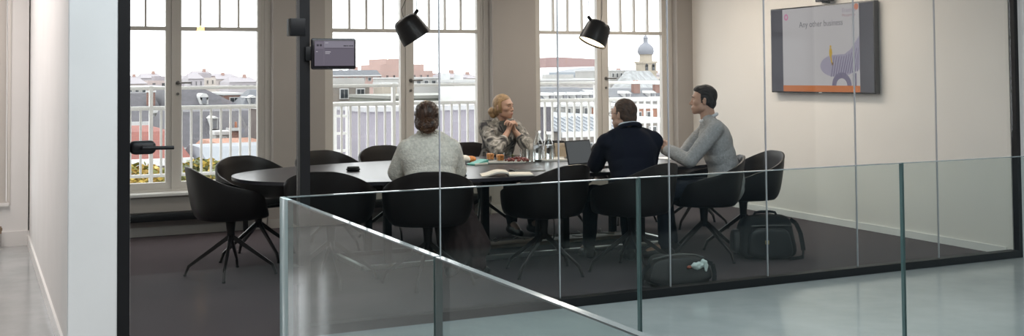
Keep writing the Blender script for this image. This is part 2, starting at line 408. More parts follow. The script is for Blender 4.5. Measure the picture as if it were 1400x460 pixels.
bm = NB(); bbox(bm, -.004, .023, -.052, .071, -.16, -.05, .003); obj('base_clamp', bm, mat('aluminium_shoe', (.5, .5, .5)), t)

# ------------------------------------------------------------------ chairs
def sst(a, b, x):
    t = max(0., min(1., (x-a)/(b-a))); return t*t*(3-2*t)
def make_chair(label):
    t = thing('shell_chair', label, 'chair', (0, 0, 0), 0, 'black shell chairs round the meeting table')
    bm = NB(); N = 72; M = 16; rings = []
    for j in range(M+1):
        s = j/M; ring = []
        for k in range(N):
            th = 2*PI*k/N; ph = abs(((th+PI) % (2*PI))-PI)          # 0 = front
            deg = math.degrees(ph)
            cx, sy = math.sin(th), math.cos(th)
            e = 2/2.7
            ox = .305*math.copysign(abs(cx)**e, cx); oy = (.245 if sy > 0 else .285)*math.copysign(abs(sy)**e, sy)
            u_ = max(0., min(1., (deg-48)/124)); zr = .452+(.605-.452)*sst(26, 58, deg)+.21*(.45*u_+.55*u_*u_*(3-2*u_))
            wall = sst(20, 60, deg)
            if s < .5:
                f = (s/.5)*(.80*wall+.93*(1-wall)); z = .436+.006*s/.5+.004*math.cos(2*PI*s)
            else:
                q = (s-.5)/.5
                f0 = .80*wall+.93*(1-wall)
                f = f0+(1-f0)*(1-(1-q)**2.2); z = .442+(zr-.442)*(q**1.45)
            y = oy*f
            if sy < 0: y -= .02*max(0, (z-.6))*5*(-sy)
            ring.append(bm.verts.new((ox*f, y, z)) if j > 0 else None)
        if j == 0: ring = [bm.verts.new((0, 0, .436))]
        rings.append(ring)
    for p, q in zip(rings, rings[1:]):
        for k in range(N):
            if len(p) == 1: bm.faces.new((p[0], q[k], q[(k+1) % N]))
            else: bm.faces.new((p[k], q[k], q[(k+1) % N], p[(k+1) % N]))
    o = obj('shell', bm, chair_plastic, t, angle=60)
    bake(o, [('SOLIDIFY', dict(thickness=.016, offset=1)), ('BEVEL', dict(width=.005, segments=2, limit_method='ANGLE', angle_limit=1.0))])
    bm = NB(); ell(bm, (0, .0, .452), (.215, .20, .016)); obj('seat_pad', bm, pad_fabric, t)
    bm = NB(); lathe(bm, [(0, .425), (.085, .425), (.085, .412), (.05, .405), (.036, .39), (.030, .33), (.028, .262), (.018, .25), (0, .25)], 24); obj('column', bm, chair_metal, t)
    for k in range(4):
        a = PI/4+k*PI/2; d = V((math.cos(a), math.sin(a), 0))
        bm = NB()
        bar(bm, d*.012+V((0, 0, .285)), d*.312+V((0, 0, .068)), .024, .034, .017, .022)
        bar(bm, d*.302+V((0, 0, .078)), d*.330+V((0, 0, .012)), .019, .022, .018, .018)
        bmesh.ops.bevel(bm, geom=bm.edges[:], offset=.003, segments=1, affect='EDGES')
        l = obj('leg', bm, chair_metal, t)
        bm = NB(); lathe(bm, [(0, 0), (.012, 0), (.012, .014), (0, .014)], 12, Matrix.Translation(d*.3315)); obj('glide', bm, mat('black_rubber', (.015, .015, .015), .8), l)
    return t
# (x, y, facing degrees, label)
CH = [(1.71, 8.42, 2, 'black shell chair at the left tip of the table, nearest the glass door'),
 (2.07, 9.10, -74, 'black shell chair behind the left end of the table, before the left window'),
 (2.29, 7.79, 62, 'empty black shell chair seen from behind just right of the black door post'),
 (2.88, 7.40, 74, 'black shell chair holding the woman in the cream sweater'),
 (3.80, 7.40, 106, 'empty near side black shell chair between the cream sweater woman and the navy jacket man'),
 (4.43, 7.18, 112, 'black shell chair holding the man in the navy jacket'),
 (5.23, 7.39, 154, 'black shell chair holding the man in the grey sweater'),
 (5.76, 7.58, 170, 'black shell chair standing behind the upright black bag by the screen wall'),
 (2.80, 9.40, -80, 'far side black shell chair seen just right of the door post'),
 (3.48, 9.76, -86, 'far side black shell chair seen left of the water bottle'),
 (4.34, 9.76, -88, 'black shell chair holding the blond woman in the patterned blouse'),
 (5.12, 9.54, -98, 'far side black shell chair behind the glass carafes'),
 (5.82, 9.60, -110, 'far side black shell chair half hidden behind the navy jacket man'),
 (6.27, 8.97, -158, 'black shell chair at the right end, behind the grey sweater man\'s hands')]
base = [25, 60, 40, 10, 75, 30, 52, 20, 65, 35, 15, 55, 5, 70]
chair0 = None
for i, (x, y, a, l) in enumerate(CH):
    rz = math.radians(a-90)
    if chair0 is None:
        chair0 = make_chair(l); chair0.location = (x, y, .004); chair0.rotation_euler.z = rz; r = chair0
    else: r = dup(chair0, (x, y, .004), rz, l)
    R = Matrix.Rotation(math.radians(base[i])-rz, 4, 'Z')
    for ch in r.children:
        if ch.name.startswith('leg'): ch.matrix_local = R

# ------------------------------------------------------------------ table
TX, TY, TA, TB, TN, TZ = 3.94, 8.45, 2.20, 1.02, 2.3, .72
t = thing('meeting_table', 'long oval dark meeting table on black steel frame', 'table', (TX, TY, .004))
def outline(f=1., n=120, off=0.):
    return [((TA*f-off)*math.copysign(abs(math.cos(u))**(2/TN), math.cos(u)), (TB*f-off)*math.copysign(abs(math.sin(u))**(2/TN), math.sin(u))) for u in [2*PI*k/n for k in range(n)]]
bm = NB(); prism(bm, outline(), TZ-.030, TZ-.004)
bmesh.ops.bevel(bm, geom=[e for e in bm.edges if abs(e.verts[0].co.z-e.verts[1].co.z) < 1e-6 and e.verts[0].co.z > TZ-.01], offset=.003, segments=2, affect='EDGES')
obj('tabletop', bm, table_top_m, t)
for x in (-1.03, -.19, .55, 1.30):
    for y in (-.10, .38) if abs(x) < 1 else (-.10, .38):
        bm = NB(); bbox(bm, x-.028, x+.028, y-.028, y+.028, 0, TZ-.03, .003); obj('leg', bm, black_metal, t)
for y in (-.32, .36):
    bm = NB(); bbox(bm, -1.3, 1.5, y-.02, y+.02, .0, .035, .004); obj('floor_rail', bm, steel if y < 0 else black_metal, t)
for x in (-1.3, 1.5):
    bm = NB(); bbox(bm, x-.02, x+.02, -.32, .36, .0, .035, .004); obj('floor_rail', bm, steel, t)
bm = NB(); bbox(bm, -1.3, 1.5, -.06, .34, TZ-.08, TZ-.03, .004); obj('under_beam', bm, black_metal, t)
bm = NB(); bbox(bm, -.7, 1.4, .05, .25, .02, .05, .004); tray = obj('cable_tray', bm, mat('wood_tray', (.16, .09, .05), .5, var=.3, scale=6), t)
bm = NB()
for k in range(7):
    x = -.6+k*.27; p = [V((x+.05*j+random.uniform(-.03, .03), .15+random.uniform(-.09, .09), .06+random.uniform(0, .035))) for j in range(8)]
    tube(bm, p, .005, 6)
obj('cables', bm, mat('cable_grey', (.3, .28, .26), .5), tray)
bm = NB(); tube(bm, [(.5+.02*math.sin(k), .02+.01*k, .06+k*.078) for k in range(9)], .005, 6); obj('cables', bm, black_metal, tray)

# ------------------------------------------------------------------ pendant lamps
def lamp(loc, axis, label, rzoff):
    """axis: direction the opening faces"""
    t = thing('pendant_lamp', label, 'lamp', loc, 0, 'dark pendant lamps over the meeting table')
    ax = V(axis).normalized(); q = ax.to_track_quat('-Z', 'Y'); M = q.to_matrix().to_4x4()
    bm = NB(); lathe(bm, [(0, .105), (.05, .104), (.082, .096), (.098, .078), (.106, .05), (.118, -.04), (.122, -.095), (.119, -.095), (.114, -.04), (.10, .05), (.09, .075), (.05, .092), (0, .093)], 48, M)
    s = obj('shade', bm, mat('dark_brown_aluminium', (.022, .018, .017), .38, metal=.3), t)
    bm = NB(); lathe(bm, [(0, -.072), (.114, -.072), (.114, -.080), (0, -.082)], 40, M)
    obj('diffuser', bm, mat('lamp_diffuser', (.9, .85, .75), .5, emit=(1., .80, .52), estr=5.), t)
    up = M.to_3x3() @ V((0, 0, 1)); side = (V((0, 0, 1))-up*up.z).normalized()
    hp = up*.075+side*.10
    bm = NB(); rc(bm, up*.075+side*.085, hp+side*.02+up*.015, .014, .014, 12); obj('strap_knob', bm, black_metal, s)
    top = hp+side*.02+up*.02
    bm = NB(); tube(bm, [top, top+V((.0, .006, .10)), top+V((.012, .01, .9))], .0028, 8)
    tube(bm, [up*.104, up*.13+V((0, 0, .04)), up*.05+V((.05*rzoff, .02, .30)), V((.06*rzoff, .02, .93))], .0028, 8)
    obj('cable', bm, mat('black_cable', (.02, .02, .02), .5), t)
    return t
lamp((3.075, 8.25, 1.845), (.50, -.12, -.80), 'dark pendant lamp near the booking screen, opening turned away to lower right', 1)
lamp((4.755, 8.25, 1.825), (-.42, .02, -.86), 'dark pendant lamp with glowing warm opening, nearer the wall screen', 1)
for x, y in ((3.12, 8.24), (4.71, 8.22)):
    L = bpy.data.lights.new('lamp_glow', 'AREA'); L.shape = 'DISK'; L.size = .2; L.energy = 5; L.color = (1, .78, .5)
    o = bpy.data.objects.new('lamp_glow', L); C.objects.link(o); d = V((.5, -.12, -.8)) if x < 4 else V((-.42, .02, -.86))
    o.location = V((3.075, 8.25, 1.845) if x < 4 else (4.755, 8.25, 1.825))+d.normalized()*.10; o.rotation_euler = d.to_track_quat('-Z', 'Y').to_euler()

t = thing('hall_pendant', 'warm glass globe lamp hanging in the hall, seen as a reflection in the glass door', 'lamp', (3.25, -5.8, 2.25))
bm = NB(); ell(bm, (0, 0, 0), (.06, .06, .075)); obj('globe', bm, mat('warm_globe', (.9, .7, .4), .4, emit=(1., .50, .16), estr=45.), t)
bm = NB(); tube(bm, [(0, 0, .07), (0, 0, .95)], .004, 6); lathe(bm, [(0, .06), (.03, .065), (.02, .11), (0, .11)], 16); obj('cord', bm, black_metal, t)

# ------------------------------------------------------------------ wall screen
Y0, Y1, Z0, Z1 = 7.73, 9.26, 1.288, 2.148
t = thing('wall_screen', 'large wall mounted television showing a presentation slide', 'television', (xr(8.5)-.045, 8.5, 1.7), math.atan(.028)*-1)
# local frame: x towards the room is -X, slide reads towards -Y
hw, hh = (Y1-Y0)/2, (Z1-Z0)/2
bm = NB(); bbox(bm, -.025, .030, -hw, hw, -hh, hh, .006); obj('bezel', bm, mat('tv_black', (.01, .01, .012), .25), t)
bm = NB(); bbox(bm, .03, .075, -.3, .3, -.2, .2, .004); obj('wall_mount', bm, black_metal, t)
def pan(name, y0, y1, z0, z1, m, dx, parent):
    bm = NB(); box(bm, -.0262-dx, -.0252-dx, y0, y1, z0, z1); return obj(name, bm, m, parent, False)
disp = pan('display', -hw+.014, hw-.014, -hh+.014, hh-.014, emis('tv_side_bars', (.034, .032, .044), 1., .12), 0, t)
sl, sr = .565, -.565                                   # slide edges in local y (left, right)
pan('slide', sr, sl, -hh+.014, hh-.014, emis('tv_slide', (.37, .35, .355), 1., .12), .0006, disp)
pan('orange_bar', sr, sl, -hh+.014, -hh+.075, emis('tv_orange', (.40, .11, .02), 1., .12), .0012, disp)
def flat(name, polys, m, dx, parent):
    bm = NB()
    for pts in polys:
        f = [bm.verts.new((-.0262-dx, y, z)) for y, z in pts]; bm.faces.new(f)
    return obj(name, bm, m, parent, False)
def ring(cy, cz, r0, r1, sx=1., n=36, a0=0, a1=2*PI):
    out = []
    for k in range(n):
        a, b = a0+(a1-a0)*k/n, a0+(a1-a0)*(k+1)/n
        out.append([(cy-sx*r*math.cos(u), cz+r*math.sin(u)) for r, u in ((r0, a), (r1, a), (r1, b), (r0, b))])
    return out
pink = emis('tv_pink', (.42, .16, .27), 1., .12); lil = emis('tv_lilac', (.24, .22, .285), 1., .12); lil2 = emis('tv_lilac_dark', (.12, .105, .165), 1., .12); gold = emis('tv_yellow', (.40, .25, .02), 1., .12)
flat('emblem', ring(.505, .335, .014, .034), pink, .0018, disp)
flat('emblem', ring(-.53, .385, .0, .030), emis('tv_orange_dot', (.42, .14, .08), 1., .12), .0018, disp)
# spiral stair picture: an oval fan of steps, an arch below, a small yellow figure
fan = []
cy, cz = -.23, -.165
fan += [[(cy-(.22*math.cos(u)), cz+.105*math.sin(u)) for u in [2*PI*k/40 for k in range(40)]]]
sweep = [(-.23, -.06), (-.36, -.055), (-.44, -.015), (-.50, .04), (-.565, .115), (-.565, -.20), (-.50, -.225), (-.42, -.25), (-.30, -.268)]
flat('stair_shape', fan+[sweep], lil, .0018, disp)
steps = []
for k in range(13):
    a = .1+k*.115; b = a+.035
    p0 = (-.20-.32*a*.5, -.095+.02*a); 
    x0 = -.16-.40*k/12; 
    steps.append([(x0, -.27+.055*(k/12)), (x0-.014, -.27+.055*(k/12)), (x0-.060-.02*k/12, -.075+.18*(max(0, k-4)/9)**1.5), (x0-.050-.02*k/12, -.075+.18*(max(0, k-4)/9)**1.5)])
steps = [[(max(y, -.562), z) for y, z in s] for s in steps]
flat('stair_lines', steps, lil2, .0024, disp)
flat('stair_arch', ring(-.315, -.355, .07, .125, 1.1, 20, 0, PI)+[[(-.47, -.355), (-.52, -.355), (-.52, -.235), (-.47, -.245)]], lil2, .0024, disp)
fig = [ring(-.165, .020, 0, .013, 1, 14), [[(-.150, .004), (-.180, .004), (-.190, -.04), (-.178, -.075), (-.150, -.075), (-.142, -.04)]], [[(-.155, -.075), (-.176, -.075), (-.190, -.135), (-.172, -.14)]]]
flat('figure', fig[0]+fig[1]+fig[2], gold, .003, disp)
flat('figure_shadow', [[(-.17, -.13), (-.205, -.135), (-.20, -.16), (-.178, -.158)]], emis('tv_brown', (.13, .07, .03), 1., .12), .003, disp)
def text(s, size, y, z, m, parent, name, dx=.0024, bold=0.):
    cu = bpy.data.curves.new(name, 'FONT'); cu.body = s; cu.size = size; cu.offset = bold; cu.materials.append(m); cu.extrude = .0002
    o = bpy.data.objects.new(name, cu); C.objects.link(o)
    R = Matrix(((0, 0, -1), (-1, 0, 0), (0, 1, 0))).to_4x4(); R.translation = V((-.0262-dx, y, z))
    dg = bpy.context.evaluated_depsgraph_get(); dg.update()
    me = bpy.data.meshes.new_from_object(o.evaluated_get(dg)); bpy.data.objects.remove(o)
    o = bpy.data.objects.new(name, me); C.objects.link(o); o.parent = parent; o.matrix_local = R; return o
grey_t = emis('tv_text', (.115, .11, .125), 1., .12)
text('Any other business', .083, .300, .222, grey_t, disp, 'title')
text('Erasmus', .058, -.335, .342, emis('tv_text_lilac', (.26, .22, .27), 1., .12), disp, 'caption')
text('Management', .036, -.335, .302, emis('tv_text_rose', (.28, .17, .19), 1., .12), disp, 'caption')
bm = NB(); box(bm, -.0268, -.0255, -.025, .02, -hh+.003, -hh+.011); obj('badge', bm, mat('tv_badge', (.6, .6, .6), .3), t, False)
c_ = thing('conference_camera', 'small black camera bar on top of the wall television', 'camera', (xr(8.48)-.05, 8.42, Z1-.002+.0))
bm = NB(); bbox(bm, -.05, .02, -.10, .10, .012, .055, .008); obj('housing', bm, mat('tv_black', (.01, .01, .012)), c_)
bm = NB(); bbox(bm, -.02, .02, -.04, .04, 0, .014, .003); obj('clip', bm, black_metal, c_)
bm = NB(); lathe(bm, [(0, 0), (.016, 0), (.016, .008), (.01, .008), (0, .005)], 20, Matrix.Translation((-.05, 0, .034)) @ Matrix.Rotation(-PI/2, 4, 'Y')); obj('lens', bm, mat('lens_glass', (.02, .02, .03), .05), c_)

# ------------------------------------------------------------------ things on the table
Z = TZ-.003+.004
def put(o, x, y, z=Z, rz=0.):
    o.location = (x, y, z); o.rotation_euler.z = rz; return o
t = thing('conference_puck', 'low round black speaker puck on the empty left half of the table', 'speaker', (2.70, 8.56, Z))
bm = NB(); lathe(bm, [(0, 0), (.048, 0), (.054, .006), (.056, .018), (.05, .021), (0, .021)], 32); obj('body', bm, black_metal, t)
bm = NB(); lathe(bm, [(0, .021), (.046, .021), (.05, .027), (.046, .034), (0, .036)], 32); obj('grille', bm, mat('puck_fabric', (.02, .02, .022), .8), t)
# water bottle
water = refr('water_in_bottle', (.93, .97, 1.), 1.33)
t = thing('water_bottle', 'clear plastic water bottle with blue label left of the cream sweater woman', 'bottle', (2.955, 8.10, Z))
bm = NB(); lathe(bm, [(0, 0), (.030, 0), (.033, .006), (.033, .05), (.031, .055), (.033, .06), (.033, .135), (.030, .155), (.016, .182), (.0135, .19), (.0135, .20), (0, .20)], 28); obj('bottle_body', bm, refr('bottle_plastic', (.85, .92, .97), 1.3), t)
bm = NB(); lathe(bm, [(.0336, .065), (.0336, .115)], 28); obj('label', bm, mat('blue_label', (.10, .16, .38), .4), t)
bm = NB(); lathe(bm, [(0, .215), (.0145, .215), (.0155, .212), (.0155, .196), (0, .196)], 20); obj('cap', bm, mat('dark_blue_cap', (.02, .03, .08), .4), t)
# laptops
def laptop(x, y, rz, label, screen, tilt, w=.31):
    t = thing('laptop', label, 'laptop', (x, y, Z), rz)      # faces -Y locally (user at -Y)
    bm = NB(); bbox(bm, -w/2, w/2, -.11, .11, 0, .016, .005); b = obj('base', bm, mat('laptop_dark', (.018, .018, .02), .4), t)
    bm = NB()
    for r in range(5):
        for c in range(12): box(bm, -w*.42+c*w*.07, -w*.42+c*w*.07+.016, -.02+r*.022, -.004+r*.022, .016, .0185)
    obj('keys', bm, mat('laptop_keys', (.03, .03, .03), .5), b, False)
    M = Matrix.Translation((0, .108, .014)) @ Matrix.Rotation(-tilt, 4, 'X')
    bm = NB(); bbox(bm, -w/2, w/2, -.004, .004, 0, .205, .0035, 2, M); l = obj('lid', bm, mat('laptop_dark', (.02, .02, .02)), t)
    bm = NB(); box(bm, -w/2+.010, w/2-.010, -.0052, -.0044, .016, .195, M); obj('display', bm, screen, l, False)
    return t
laptop(3.17, 7.78, math.radians(-16), 'open dark laptop in front of the cream sweater woman, seen past her right arm', emis('laptop_page', (.12, .12, .13), 1., .2), .28, .30)
laptop(4.47, 7.86, math.radians(18), 'open dark laptop with grey screen in front of the navy jacket man', emis('laptop_grey', (.085, .09, .095), 1., .15), .22, .30)
# notebook with a curling page
t = thing('notebook', 'open notebook with blank cream pages and one curling leaf near the table edge', 'notebook', (3.60, 7.60, Z), math.radians(-20))
page = mat('notebook_paper', (.72, .68, .60), .7, var=.03, scale=30)
bm = NB(); bbox(bm, .002, .185, -.12, .12, 0, .012, .003); obj('right_pages', bm, page, t)
bm = NB()
for j in (0, 1):
    pass
n = 14; top = []
for k in range(n+1):
    u = k/n; x = -.20+.20*u; z = .004+.012*u+.030*math.sin(PI*min(1, u*1.02))**1.2*(u**1.2)+.012*u
    top.append((x, z))
vt = [[bm.verts.new((x, y, z)) for y in (-.12, .12)] for x, z in top]; vb = [[bm.verts.new((x, y, max(.0, z-.010))) for y in (-.12, .12)] for x, z in top]
for k in range(n):
    bm.faces.new((vt[k][0], vt[k+1][0], vt[k+1][1], vt[k][1])); bm.faces.new((vb[k][0], vb[k][1], vb[k+1][1], vb[k+1][0]))
    for e in (0, 1): bm.faces.new((vt[k][e], vt[k+1][e], vb[k+1][e], vb[k][e]))
bm.faces.new((vt[0][0], vt[0][1], vb[0][1], vb[0][0])); bm.faces.new((vt[n][0], vt[n][1], vb[n][1], vb[n][0]))
obj('left_pages', bm, page, t)
bm = NB(); bbox(bm, -.01, .19, -.124, .124, -.0005, .0012, .0005); obj('cover', bm, black_metal, t)
t = thing('pen', 'dark slim pen lying behind the open notebook', 'pen', (3.80, 7.90, Z), .5)
bm = NB(); tube(bm, [(-.07, 0, .005), (-.062, 0, .005), (.05, 0, .005), (.066, 0, .005), (.072, 0, .005)], [.001, .0045, .005, .0045, .002], 10); obj('barrel', bm, black_metal, t)
bm = NB(); tube(bm, [(.03, 0, .0105), (.068, 0, .0105)], .0012, 6); obj('clip', bm, steel, t)
t = thing('folder', 'thin dark document folder lying beyond the open notebook', 'folder', (3.92, 7.90, Z), -.25)
bm = NB(); bbox(bm, -.13, .12, -.10, .10, 0, .008, .002); obj('cover', bm, mat('dark_folder', (.02, .02, .024), .35), t)
bm = NB(); box(bm, -.125, .115, -.1008, -.09, .002, .006); obj('sheets', bm, page, t, False)
# serving tray with cups and fruit
t = thing('serving_tray', 'flat grey serving board carrying the orange cups and dark red snacks', 'tray', (4.045, 8.70, Z), math.radians(-22))
bm = NB(); bbox(bm, -.24, .22, -.12, .14, 0, .014, .005); obj('board', bm, mat('grey_board', (.42, .43, .42), .4), t)
t = thing('white_tray', 'thin white tray under the tumblers and carafes', 'tray', (4.47, 8.75, Z), math.radians(-22))
bm = NB(); bbox(bm, -.19, .22, -.13, .15, 0, .008, .003); obj('plate', bm, mat('white_melamine', (.78, .77, .74), .3), t)
bm = NB(); 
for y in (-.13, .142): bbox(bm, -.19, .22, y, y+.008, .006, .018, .003)
obj('rim', bm, mat('white_melamine', (.78, .77, .74)), t)
def tumbler(x, y, z, label, r=.036, h=.098, fill=None, cat='glass', name='tumbler'):
    gm = clear if cat == 'glass' else glass('thin_cup_glass', (.94, .96, .96), 1.45)
    t = thing(name, label, cat, (x, y, z))
    bm = NB(); lathe(bm, [(0, 0), (r*.82, 0), (r*.85, .003), (r, h), (r-.0022, h), (r*.82, .008), (0, .008)], 32); obj('cup', bm, gm, t)
    if fill:
        bm = NB(); lathe(bm, [(0, .009), (r*.80, .009), (r*.92, h*.72), (r*.5, h*.80), (0, h*.78)], 24)
        for v in bm.verts: v.co += V((noise.noise(v.co*90), noise.noise(v.co*90+V((5, 0, 0))), noise.noise(v.co*90+V((9, 0, 0)))))*.003
        obj('filling', bm, fill, t)
    return t
orange = mat('orange_salad', (.52, .20, .05), .5, var=.6, scale=60); dred = mat('dark_red_snack', (.16, .025, .02), .45, var=.5, scale=70)
tumbler(4.02, 8.83, Z+.014, 'snack cup with orange filling, left one on the grey serving board', .038, .075, orange, 'cup', 'snack_cup')
tumbler(4.035, 8.66, Z+.014, 'snack cup with orange filling over a dark layer, middle of the serving board', .038, .075, orange, 'cup', 'snack_cup')
tumbler(4.135, 8.73, Z+.014, 'pale glass cup behind the two orange snack cups', .036, .07, None, 'cup', 'snack_cup')
bm = NB()
for k in range(70):
    a = random.uniform(0, 2*PI); r = .085*math.sqrt(random.random())
    ell(bm, (r*math.cos(a)*1.25, r*math.sin(a), .008+.026*(1-(r/.085)**2)*random.uniform(.3, 1)), [random.uniform(.009, .013)]*3, None, 1)
o = obj('dried_fruit', bm, dred); tag(o, 'heap of dark red dried fruit on the right half of the serving board', 'fruit', None, 'stuff'); o.location = (4.175, 8.62, Z+.014)
t = thing('herb_sprig', 'small green leafy sprig on top of the dark red heap', 'herb', (4.15, 8.66, Z+.048))
for k in range(6):
    a = k*1.05; bm = NB(); d = V((math.cos(a), math.sin(a), .5)); 
    vs = [bm.verts.new(p) for p in ((0, 0, 0), d*.02+V((-d.y, d.x, 0))*.010, d*.045, d*.02-V((-d.y, d.x, 0))*.010)]; bm.faces.new(vs)
    bmesh.ops.solidify(bm, geom=bm.faces[:], thickness=.002); obj('leaf', bm, mat('leaf_green', (.09, .14, .03), .5), t)
tumbler(4.29, 8.72, Z+.008, 'empty clear tumbler at the left rear of the white tray')
tumbler(4.30, 8.60, Z+.008, 'empty clear tumbler at the front left of the white tray')
tumbler(4.39, 8.64, Z+.008, 'empty clear tumbler next to the front carafe')
def carafe(x, y, label, level):
    t = thing('carafe', label, 'carafe', (x, y, Z+.008))
    bm = NB(); lathe(bm, [(0, 0), (.042, 0), (.046, .006), (.046, .11), (.040, .15), (.024, .19), (.021, .21), (.026, .235), (.030, .245), (.0275, .245), (.019, .21), (.022, .19), (.038, .148), (.0435, .11), (.0435, .01), (0, .008)], 36); obj('vessel', bm, clear, t)
    bm = NB(); lathe(bm, [(0, .010), (.0425, .011), (.0425, min(level, .11)), (.0425 if level <= .11 else .037, level), (0, level)], 32); obj('water', bm, water, t)
    return t
carafe(4.50, 8.86, 'clear glass carafe on the white tray, rear one near the blond woman', .12)
carafe(4.50, 8.66, 'clear glass carafe on the white tray, front one nearest the viewer', .13)
# sandwich packs left of the board
t = thing('sandwich_pack', 'teal and white sandwich carton on the table left of the serving board', 'food box', (3.80, 8.60, Z), .35)
bm = NB(); prism(bm, [(-.075, -.05), (.075, -.05), (.075, .05), (-.075, .05)], 0, .012); 
for v in bm.verts:
    if v.co.z > .005: v.co.z = .012+.03*(v.co.x+.075)/.15
obj('carton', bm, mat('teal_carton', (.10, .36, .33), .5), t, False)
bm = NB(); bbox(bm, -.085, .06, -.062, -.050, 0, .018, .003); obj('white_flap', bm, mat('white_card', (.7, .72, .68), .6), t)
t = thing('wrapped_sandwich', 'white paper wrapped sandwich with orange filling behind the teal carton', 'sandwich', (3.79, 8.80, Z), .3)
bm = NB(); ell(bm, (-.04, 0, .035), (.06, .055, .036))
for v in bm.verts: v.co += v.normal*0+V((0, 0, 1))*noise.noise(v.co*40)*.006; v.co.z = max(0, v.co.z)
obj('paper', bm, mat('white_wrap', (.72, .70, .66), .7), t)
bm = NB(); ell(bm, (.035, -.005, .032), (.05, .042, .030)); 
for v in bm.verts: v.co.z = max(0, v.co.z+noise.noise(v.co*60)*.005)
obj('filling', bm, orange, t)
# far right half of the table
t = thing('paper_bag', 'small folded kraft paper bag standing on the table right of the carafes', 'bag', (4.78, 8.95, Z), -.3)
bm = NB(); prism(bm, [(-.06, -.035), (.06, -.035), (.06, .035), (-.06, .035)], 0, .11)
for v in bm.verts:
    if v.co.z > .05: v.co.x *= .95; v.co.y *= .35
obj('body', bm, mat('kraft_paper', (.42, .34, .25), .8, var=.1, scale=20), t, False)
bm = NB(); bbox(bm, -.062, .064, -.016, .010, .102, .130, .003); obj('folded_top', bm, mat('kraft_pale', (.55, .46, .36), .8), t)
bm = NB(); ell(bm, (0, 0, .030), (.15, .10, .030), None, 4)
for v in bm.verts: v.co.z = max(0, v.co.z+.006*noise.noise(V((v.co.x*14, v.co.y*22, 0)))*(v.co.z/.06)); 
o = obj('folded_scarf', bm, mat('blue_grey_cloth', (.17, .19, .22), .85, bump=.3, bscale=120)); tag(o, 'folded blue grey scarf lying on the table behind the grey laptop screen', 'scarf'); put(o, 4.78, 8.55, Z-.001, -.3)
for (x, y, a, l) in ((5.55, 8.30, .4, 'white paper sheets in front of the grey sweater man\'s hands'), (5.32, 8.66, .1, 'white paper sheet beyond the one by the grey sweater man\'s hands')):
    bm = NB(); bbox(bm, -.105, .105, -.148, .148, 0, .004, .001); o = obj('paper_sheets', bm, mat('white_paper', (.8, .8, .8), .6)); tag(o, l, 'paper'); put(o, x, y, Z, a)

# ------------------------------------------------------------------ bags on the carpet
def soft(bm, hx, hy, hz, e, cz, puff=0., nz=.006, f=7, seed=0.):
    t = NB(); bmesh.ops.create_icosphere(t, subdivisions=4, radius=1)
    for v in t.verts:
        d = v.co.normalized(); m = (abs(d.x)**e+abs(d.y)**e+abs(d.z)**e)**(-1/e); p = d*m
        q = V((p.x*hx*(1-.10*p.z), p.y*hy*(1-.25*p.z), p.z*hz)); q += d*nz*noise.noise(q*f+V((seed, 0, 0)))*2
        v.co = q+V((0, 0, cz))
    merge(bm, t)
nyl = mat('black_nylon', (.006, .007, .008), .6, bump=.15, bscale=200, spec=.2); nyl2 = mat('black_nylon_shiny', (.008, .010, .012), .42, bump=.08, bscale=150, spec=.3)
t = thing('shoulder_bag', 'upright bulky black nylon bag on the carpet under the chair by the screen wall', 'bag', (5.66, 7.17, .004), math.radians(-22))
bm = NB(); soft(bm, .222, .12, .170, 5, .170); obj('body', bm, nyl, t)
bm = NB(); soft(bm, .17, .04, .115, 5, .135); 
for v in bm.verts: v.co.y -= .125
o = obj('front_pocket', bm, nyl2, t)
bm = NB(); bbox(bm, -.05, -.02, -.172, -.16, .13, .16, .003); bbox(bm, .06, .075, -.172, -.16, .075, .087, .003); obj('buckle', bm, mat('brass', (.5, .36, .12), .35, metal=1), o)
bm = NB(); tube(bm, [(-.19, -.08, .262), (-.1, -.118, .268), (0, -.122, .27), (.1, -.118, .268), (.19, -.08, .262)], .005, 8); obj('zip', bm, mat('zip_grey', (.06, .06, .06), .4), t)
bm = NB(); 
for k in range(2): pass
tube(bm, [(-.09, 0, .335), (-.08, 0, .357), (-.04, 0, .364), (.04, 0, .364), (.08, 0, .357), (.09, 0, .335)], .011, 10); obj('handle', bm, nyl, t)
bm = NB(); pts = [(.20, 0, .30), (.245, -.01, .27), (.275, -.02, .20), (.285, -.03, .13), (.29, -.05, .06), (.275, -.08, .015), (.23, -.11, .008), (.15, -.15, .008)]
for p, q in zip(pts, pts[1:]): bar(bm, p, q, .012, .034)
obj('strap', bm, nyl, t)
bm = NB(); soft(bm, .045, .07, .09, 4, .14); 
for v in bm.verts: v.co.x -= .235
obj('side_pocket', bm, nyl2, t)
# slumped bag
t = thing('slumped_bag', 'slumped dark bag on the carpet close behind the glass partition', 'bag', (4.40, 6.56, .004), math.radians(-14))
cloth_d = mat('dark_canvas', (.014, .012, .011), .75, bump=.3, bscale=140, var=.15, scale=8)
bm = NB(); soft(bm, .22, .11, .105, 4, .105, 0, .014, 8, 3.)
obj('body', bm, cloth_d, t)
bm = NB(); soft(bm, .215, .06, .085, 4, .085, 0, .008, 9, 5.)
for v in bm.verts: v.co.y = v.co.y*.5-.10; v.co.z += .03
o = obj('flap', bm, mat('dark_canvas_flap', (.018, .016, .016), .65, bump=.25, bscale=140), t)
bm = NB(); tube(bm, [(-.19, -.06, .19), (-.1, -.085, .215), (0, -.09, .222), (.1, -.085, .215), (.18, -.06, .19)], .006, 8); obj('zip', bm, mat('zip_grey', (.06, .06, .06)), t)
bm = NB()
for P in ([(.20, -.02, .16), (.25, -.05, .14), (.262, -.06, .07), (.25, -.07, .006)], [(-.2, -.03, .15), (-.25, -.06, .12), (-.27, -.08, .06), (-.285, -.09, .01)]):
    for p, q in zip(P, P[1:]): bar(bm, p, q, .010, .03)
obj('strap', bm, nyl, t)
